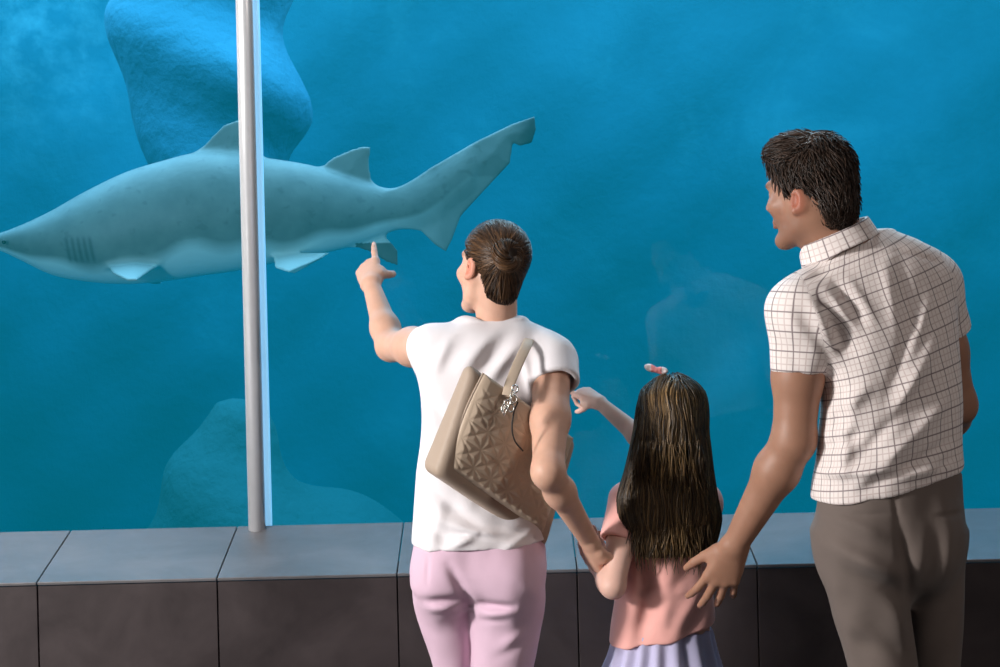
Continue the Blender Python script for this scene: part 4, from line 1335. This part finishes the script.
    n = rk.noise(1.1, 8, .62, dist=.6); n2 = rk.noise(7, 6, .6)
    col = rk.ramp(n, [(.28, (.035, .24, .33)), (.55, (.05, .32, .41)), (.78, (.12, .5, .56))])  # lighter mottling is caustic light painted into the rock colour
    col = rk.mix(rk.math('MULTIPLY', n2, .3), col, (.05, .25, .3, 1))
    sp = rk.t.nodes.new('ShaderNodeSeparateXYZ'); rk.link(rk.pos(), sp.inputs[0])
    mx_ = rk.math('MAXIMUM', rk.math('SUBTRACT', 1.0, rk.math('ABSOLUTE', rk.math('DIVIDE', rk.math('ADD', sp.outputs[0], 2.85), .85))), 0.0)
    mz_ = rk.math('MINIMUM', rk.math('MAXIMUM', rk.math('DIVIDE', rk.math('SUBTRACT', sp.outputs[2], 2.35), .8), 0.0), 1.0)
    caustic_patch = rk.math('MULTIPLY', rk.math('MULTIPLY', mx_, mz_), rk.math('MULTIPLY', rk.math('SMOOTH_MIN', rk.math('MAXIMUM', rk.math('MULTIPLY_ADD', rk.noise(6, 5, .6), 4.0, -1.7), 0.0), 1.0, .2), .6))  # pale patch of rippling light painted into the wall colour, upper left
    col = rk.mix(caustic_patch, col, (.3, .72, .74, 1))
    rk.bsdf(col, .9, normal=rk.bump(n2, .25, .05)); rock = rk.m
    rkd = NT('dark_rock'); n = rkd.noise(2.2, 7, .6)
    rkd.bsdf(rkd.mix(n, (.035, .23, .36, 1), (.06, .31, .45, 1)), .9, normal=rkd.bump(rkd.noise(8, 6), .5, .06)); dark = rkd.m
    rkp = NT('pale_rock'); n = rkp.noise(2.2, 7, .6)
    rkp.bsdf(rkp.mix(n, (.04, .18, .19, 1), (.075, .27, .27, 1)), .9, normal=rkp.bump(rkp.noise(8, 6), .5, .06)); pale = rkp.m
    def wavy(nu, nv, fn):
        U, V = np.meshgrid(np.linspace(0, 1, nu), np.linspace(0, 1, nv)); pts = fn(U, V).reshape(-1, 3)
        idx = np.arange(nu * nv).reshape(nv, nu)
        return pts, np.stack([idx[:-1, :-1], idx[:-1, 1:], idx[1:, 1:], idx[1:, :-1]], -1).reshape(-1, 4)
    def back(U, V):
        x = -6 + 12 * U; z = -.5 + 4.9 * V
        y = 9.3 + .08 * np.sin(1.3 * x + 1.1 * z) + .04 * np.sin(2.9 * x - 1.7 * z + 1) + .02 * np.sin(6 * x + 3 * z) + .01 * np.sin(9 * z - 7 * x)
        return np.stack([x, y, z], -1)
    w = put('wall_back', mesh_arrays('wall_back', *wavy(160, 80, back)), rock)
    tag(w, 'rocky rear wall of the tank, blurred by blue water', 'tank wall', kind='structure')
    for nm, xs_ in (('wall_left', -5.6), ('wall_right', 5.6)):
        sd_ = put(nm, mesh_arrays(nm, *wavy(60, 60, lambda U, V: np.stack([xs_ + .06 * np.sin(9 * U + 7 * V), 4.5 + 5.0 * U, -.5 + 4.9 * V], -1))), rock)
        tag(sd_, 'rocky end wall of the tank far to the %s' % nm[5:], 'tank wall', kind='structure')
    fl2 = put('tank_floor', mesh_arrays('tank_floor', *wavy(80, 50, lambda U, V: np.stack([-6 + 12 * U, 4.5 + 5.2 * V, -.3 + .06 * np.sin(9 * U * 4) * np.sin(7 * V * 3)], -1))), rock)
    tag(fl2, 'sandy bottom of the tank', 'tank floor', kind='structure')
    # rock masses
    def rockmass(name, parts, seed, label, m, h=.05):
        f = Field(); q = np.random.default_rng(seed)
        for c, r in parts: f.ell(c, r, None, .3)
        ph = q.uniform(0, 6, 6)
        f.add(lambda X: (.06 * np.sin(4 * X[:, 0] + 3 * X[:, 2] + ph[0]) * np.sin(5 * X[:, 2] - 2 * X[:, 0] + ph[1]) + .03 * np.sin(11 * X[:, 2] + 6 * X[:, 0] + ph[2])).astype(F32), 0, None, 0, 'd')
        lo = np.min([np.array(c) - r for c, r in parts], 0) - .3; hi = np.max([np.array(c) + r for c, r in parts], 0) + .3
        o, V, Q = sculpt(name, f, lo, hi, h, m)
        tag(o, label, 'rock', kind='structure'); return o
    a = P(196, 40, 7.6)
    rockmass('rock_column', [((a[0], 7.7, 3.0), np.array((.42, .4, .95))), ((a[0] + .12, 7.75, 2.4), np.array((.34, .35, .5))), ((a[0] + .05, 7.8, 3.9), np.array((.5, .45, .7)))], 2, 'dark rock column hanging down behind the shark', dark)
    b = P(225, 470, 7.2)
    rockmass('rock_outcrop', [((b[0], 7.4, .1), np.array((.42, .45, .95))), ((b[0] + .5, 7.7, -.1), np.array((.6, .5, .7)))], 5, 'low rock outcrop on the tank bottom below the shark', pale)
    # water
    wm = NT('blue_water')
    ab = wm.n('ShaderNodeVolumeAbsorption', Color=(0.45, .66, .75, 1), Density=.95).outputs[0]
    em = wm.n('ShaderNodeEmission', Color=(.0, .92, 1.0, 1), Strength=.05).outputs[0]  # emission takes the place of blue light scattered in the water
    ad = wm.n('ShaderNodeAddShader'); wm.link(ab, ad.inputs[0]); wm.link(em, ad.inputs[1])
    wm.link(ad.outputs[0], wm.out.inputs['Volume'])
    wt = put('water', box_mesh('water', (-5.9, GLY + .02, -.45), (5.9, 10.2, 4.3)), wm.m, smooth=False)
    tag(wt, 'clear blue water filling the tank behind the window', 'water', kind='structure')

def area(name, loc, target, size, power, color, size_y=None, spread=None):
    l = bpy.data.lights.new(name, 'AREA'); l.energy = power; l.color = color; l.size = size
    if size_y: l.shape = 'RECTANGLE'; l.size_y = size_y
    if spread: l.spread = spread
    o = bpy.data.objects.new(name, l); COL.objects.link(o)
    o.location = loc
    d = Vector(target) - Vector(loc)
    o.rotation_euler = d.to_track_quat('-Z', 'Y').to_euler()
    return o

def build_light():
    w = bpy.data.worlds.new('world'); scn.world = w; w.use_nodes = True
    w.node_tree.nodes['Background'].inputs[0].default_value = (.55, .6, .7, 1)
    w.node_tree.nodes['Background'].inputs[1].default_value = .05
    area('key_light', (-3.15, 1.4, 2.0), (.2, 3.4, 1.1), .4, 175, (1, .97, .94))
    area('fill_light', (-4.0, .9, 2.2), (.1, 3.6, 1.2), 1.5, 95, (1, .98, .97), 4.0)  # added soft fill from the left, also whitens the steel post
    area('fill_light_right', (3.6, -.6, 3.6), (.4, 3.4, 1.1), .4, 55, (1, .88, .8))  # added warm fill to brighten the girl and the right sides
    area('rim_light', (.6, 4.2, 3.3), (.4, 3.2, 1.4), .8, 28, (.88, .95, 1), 2.4)
    area('tank_light', (0, 7.0, 4.2), (0, 7.0, 0), 9, 1500, (.8, .95, 1), 3.5)
    area('tank_light_left', (-1.9, 8.2, 4.1), (-1.9, 8.6, 0), 1.0, 120, (.8, .95, 1))
#=MAIN=
build_place()
build_light()
build_shark()
build_woman()
build_man()
build_girl()
build_bag()
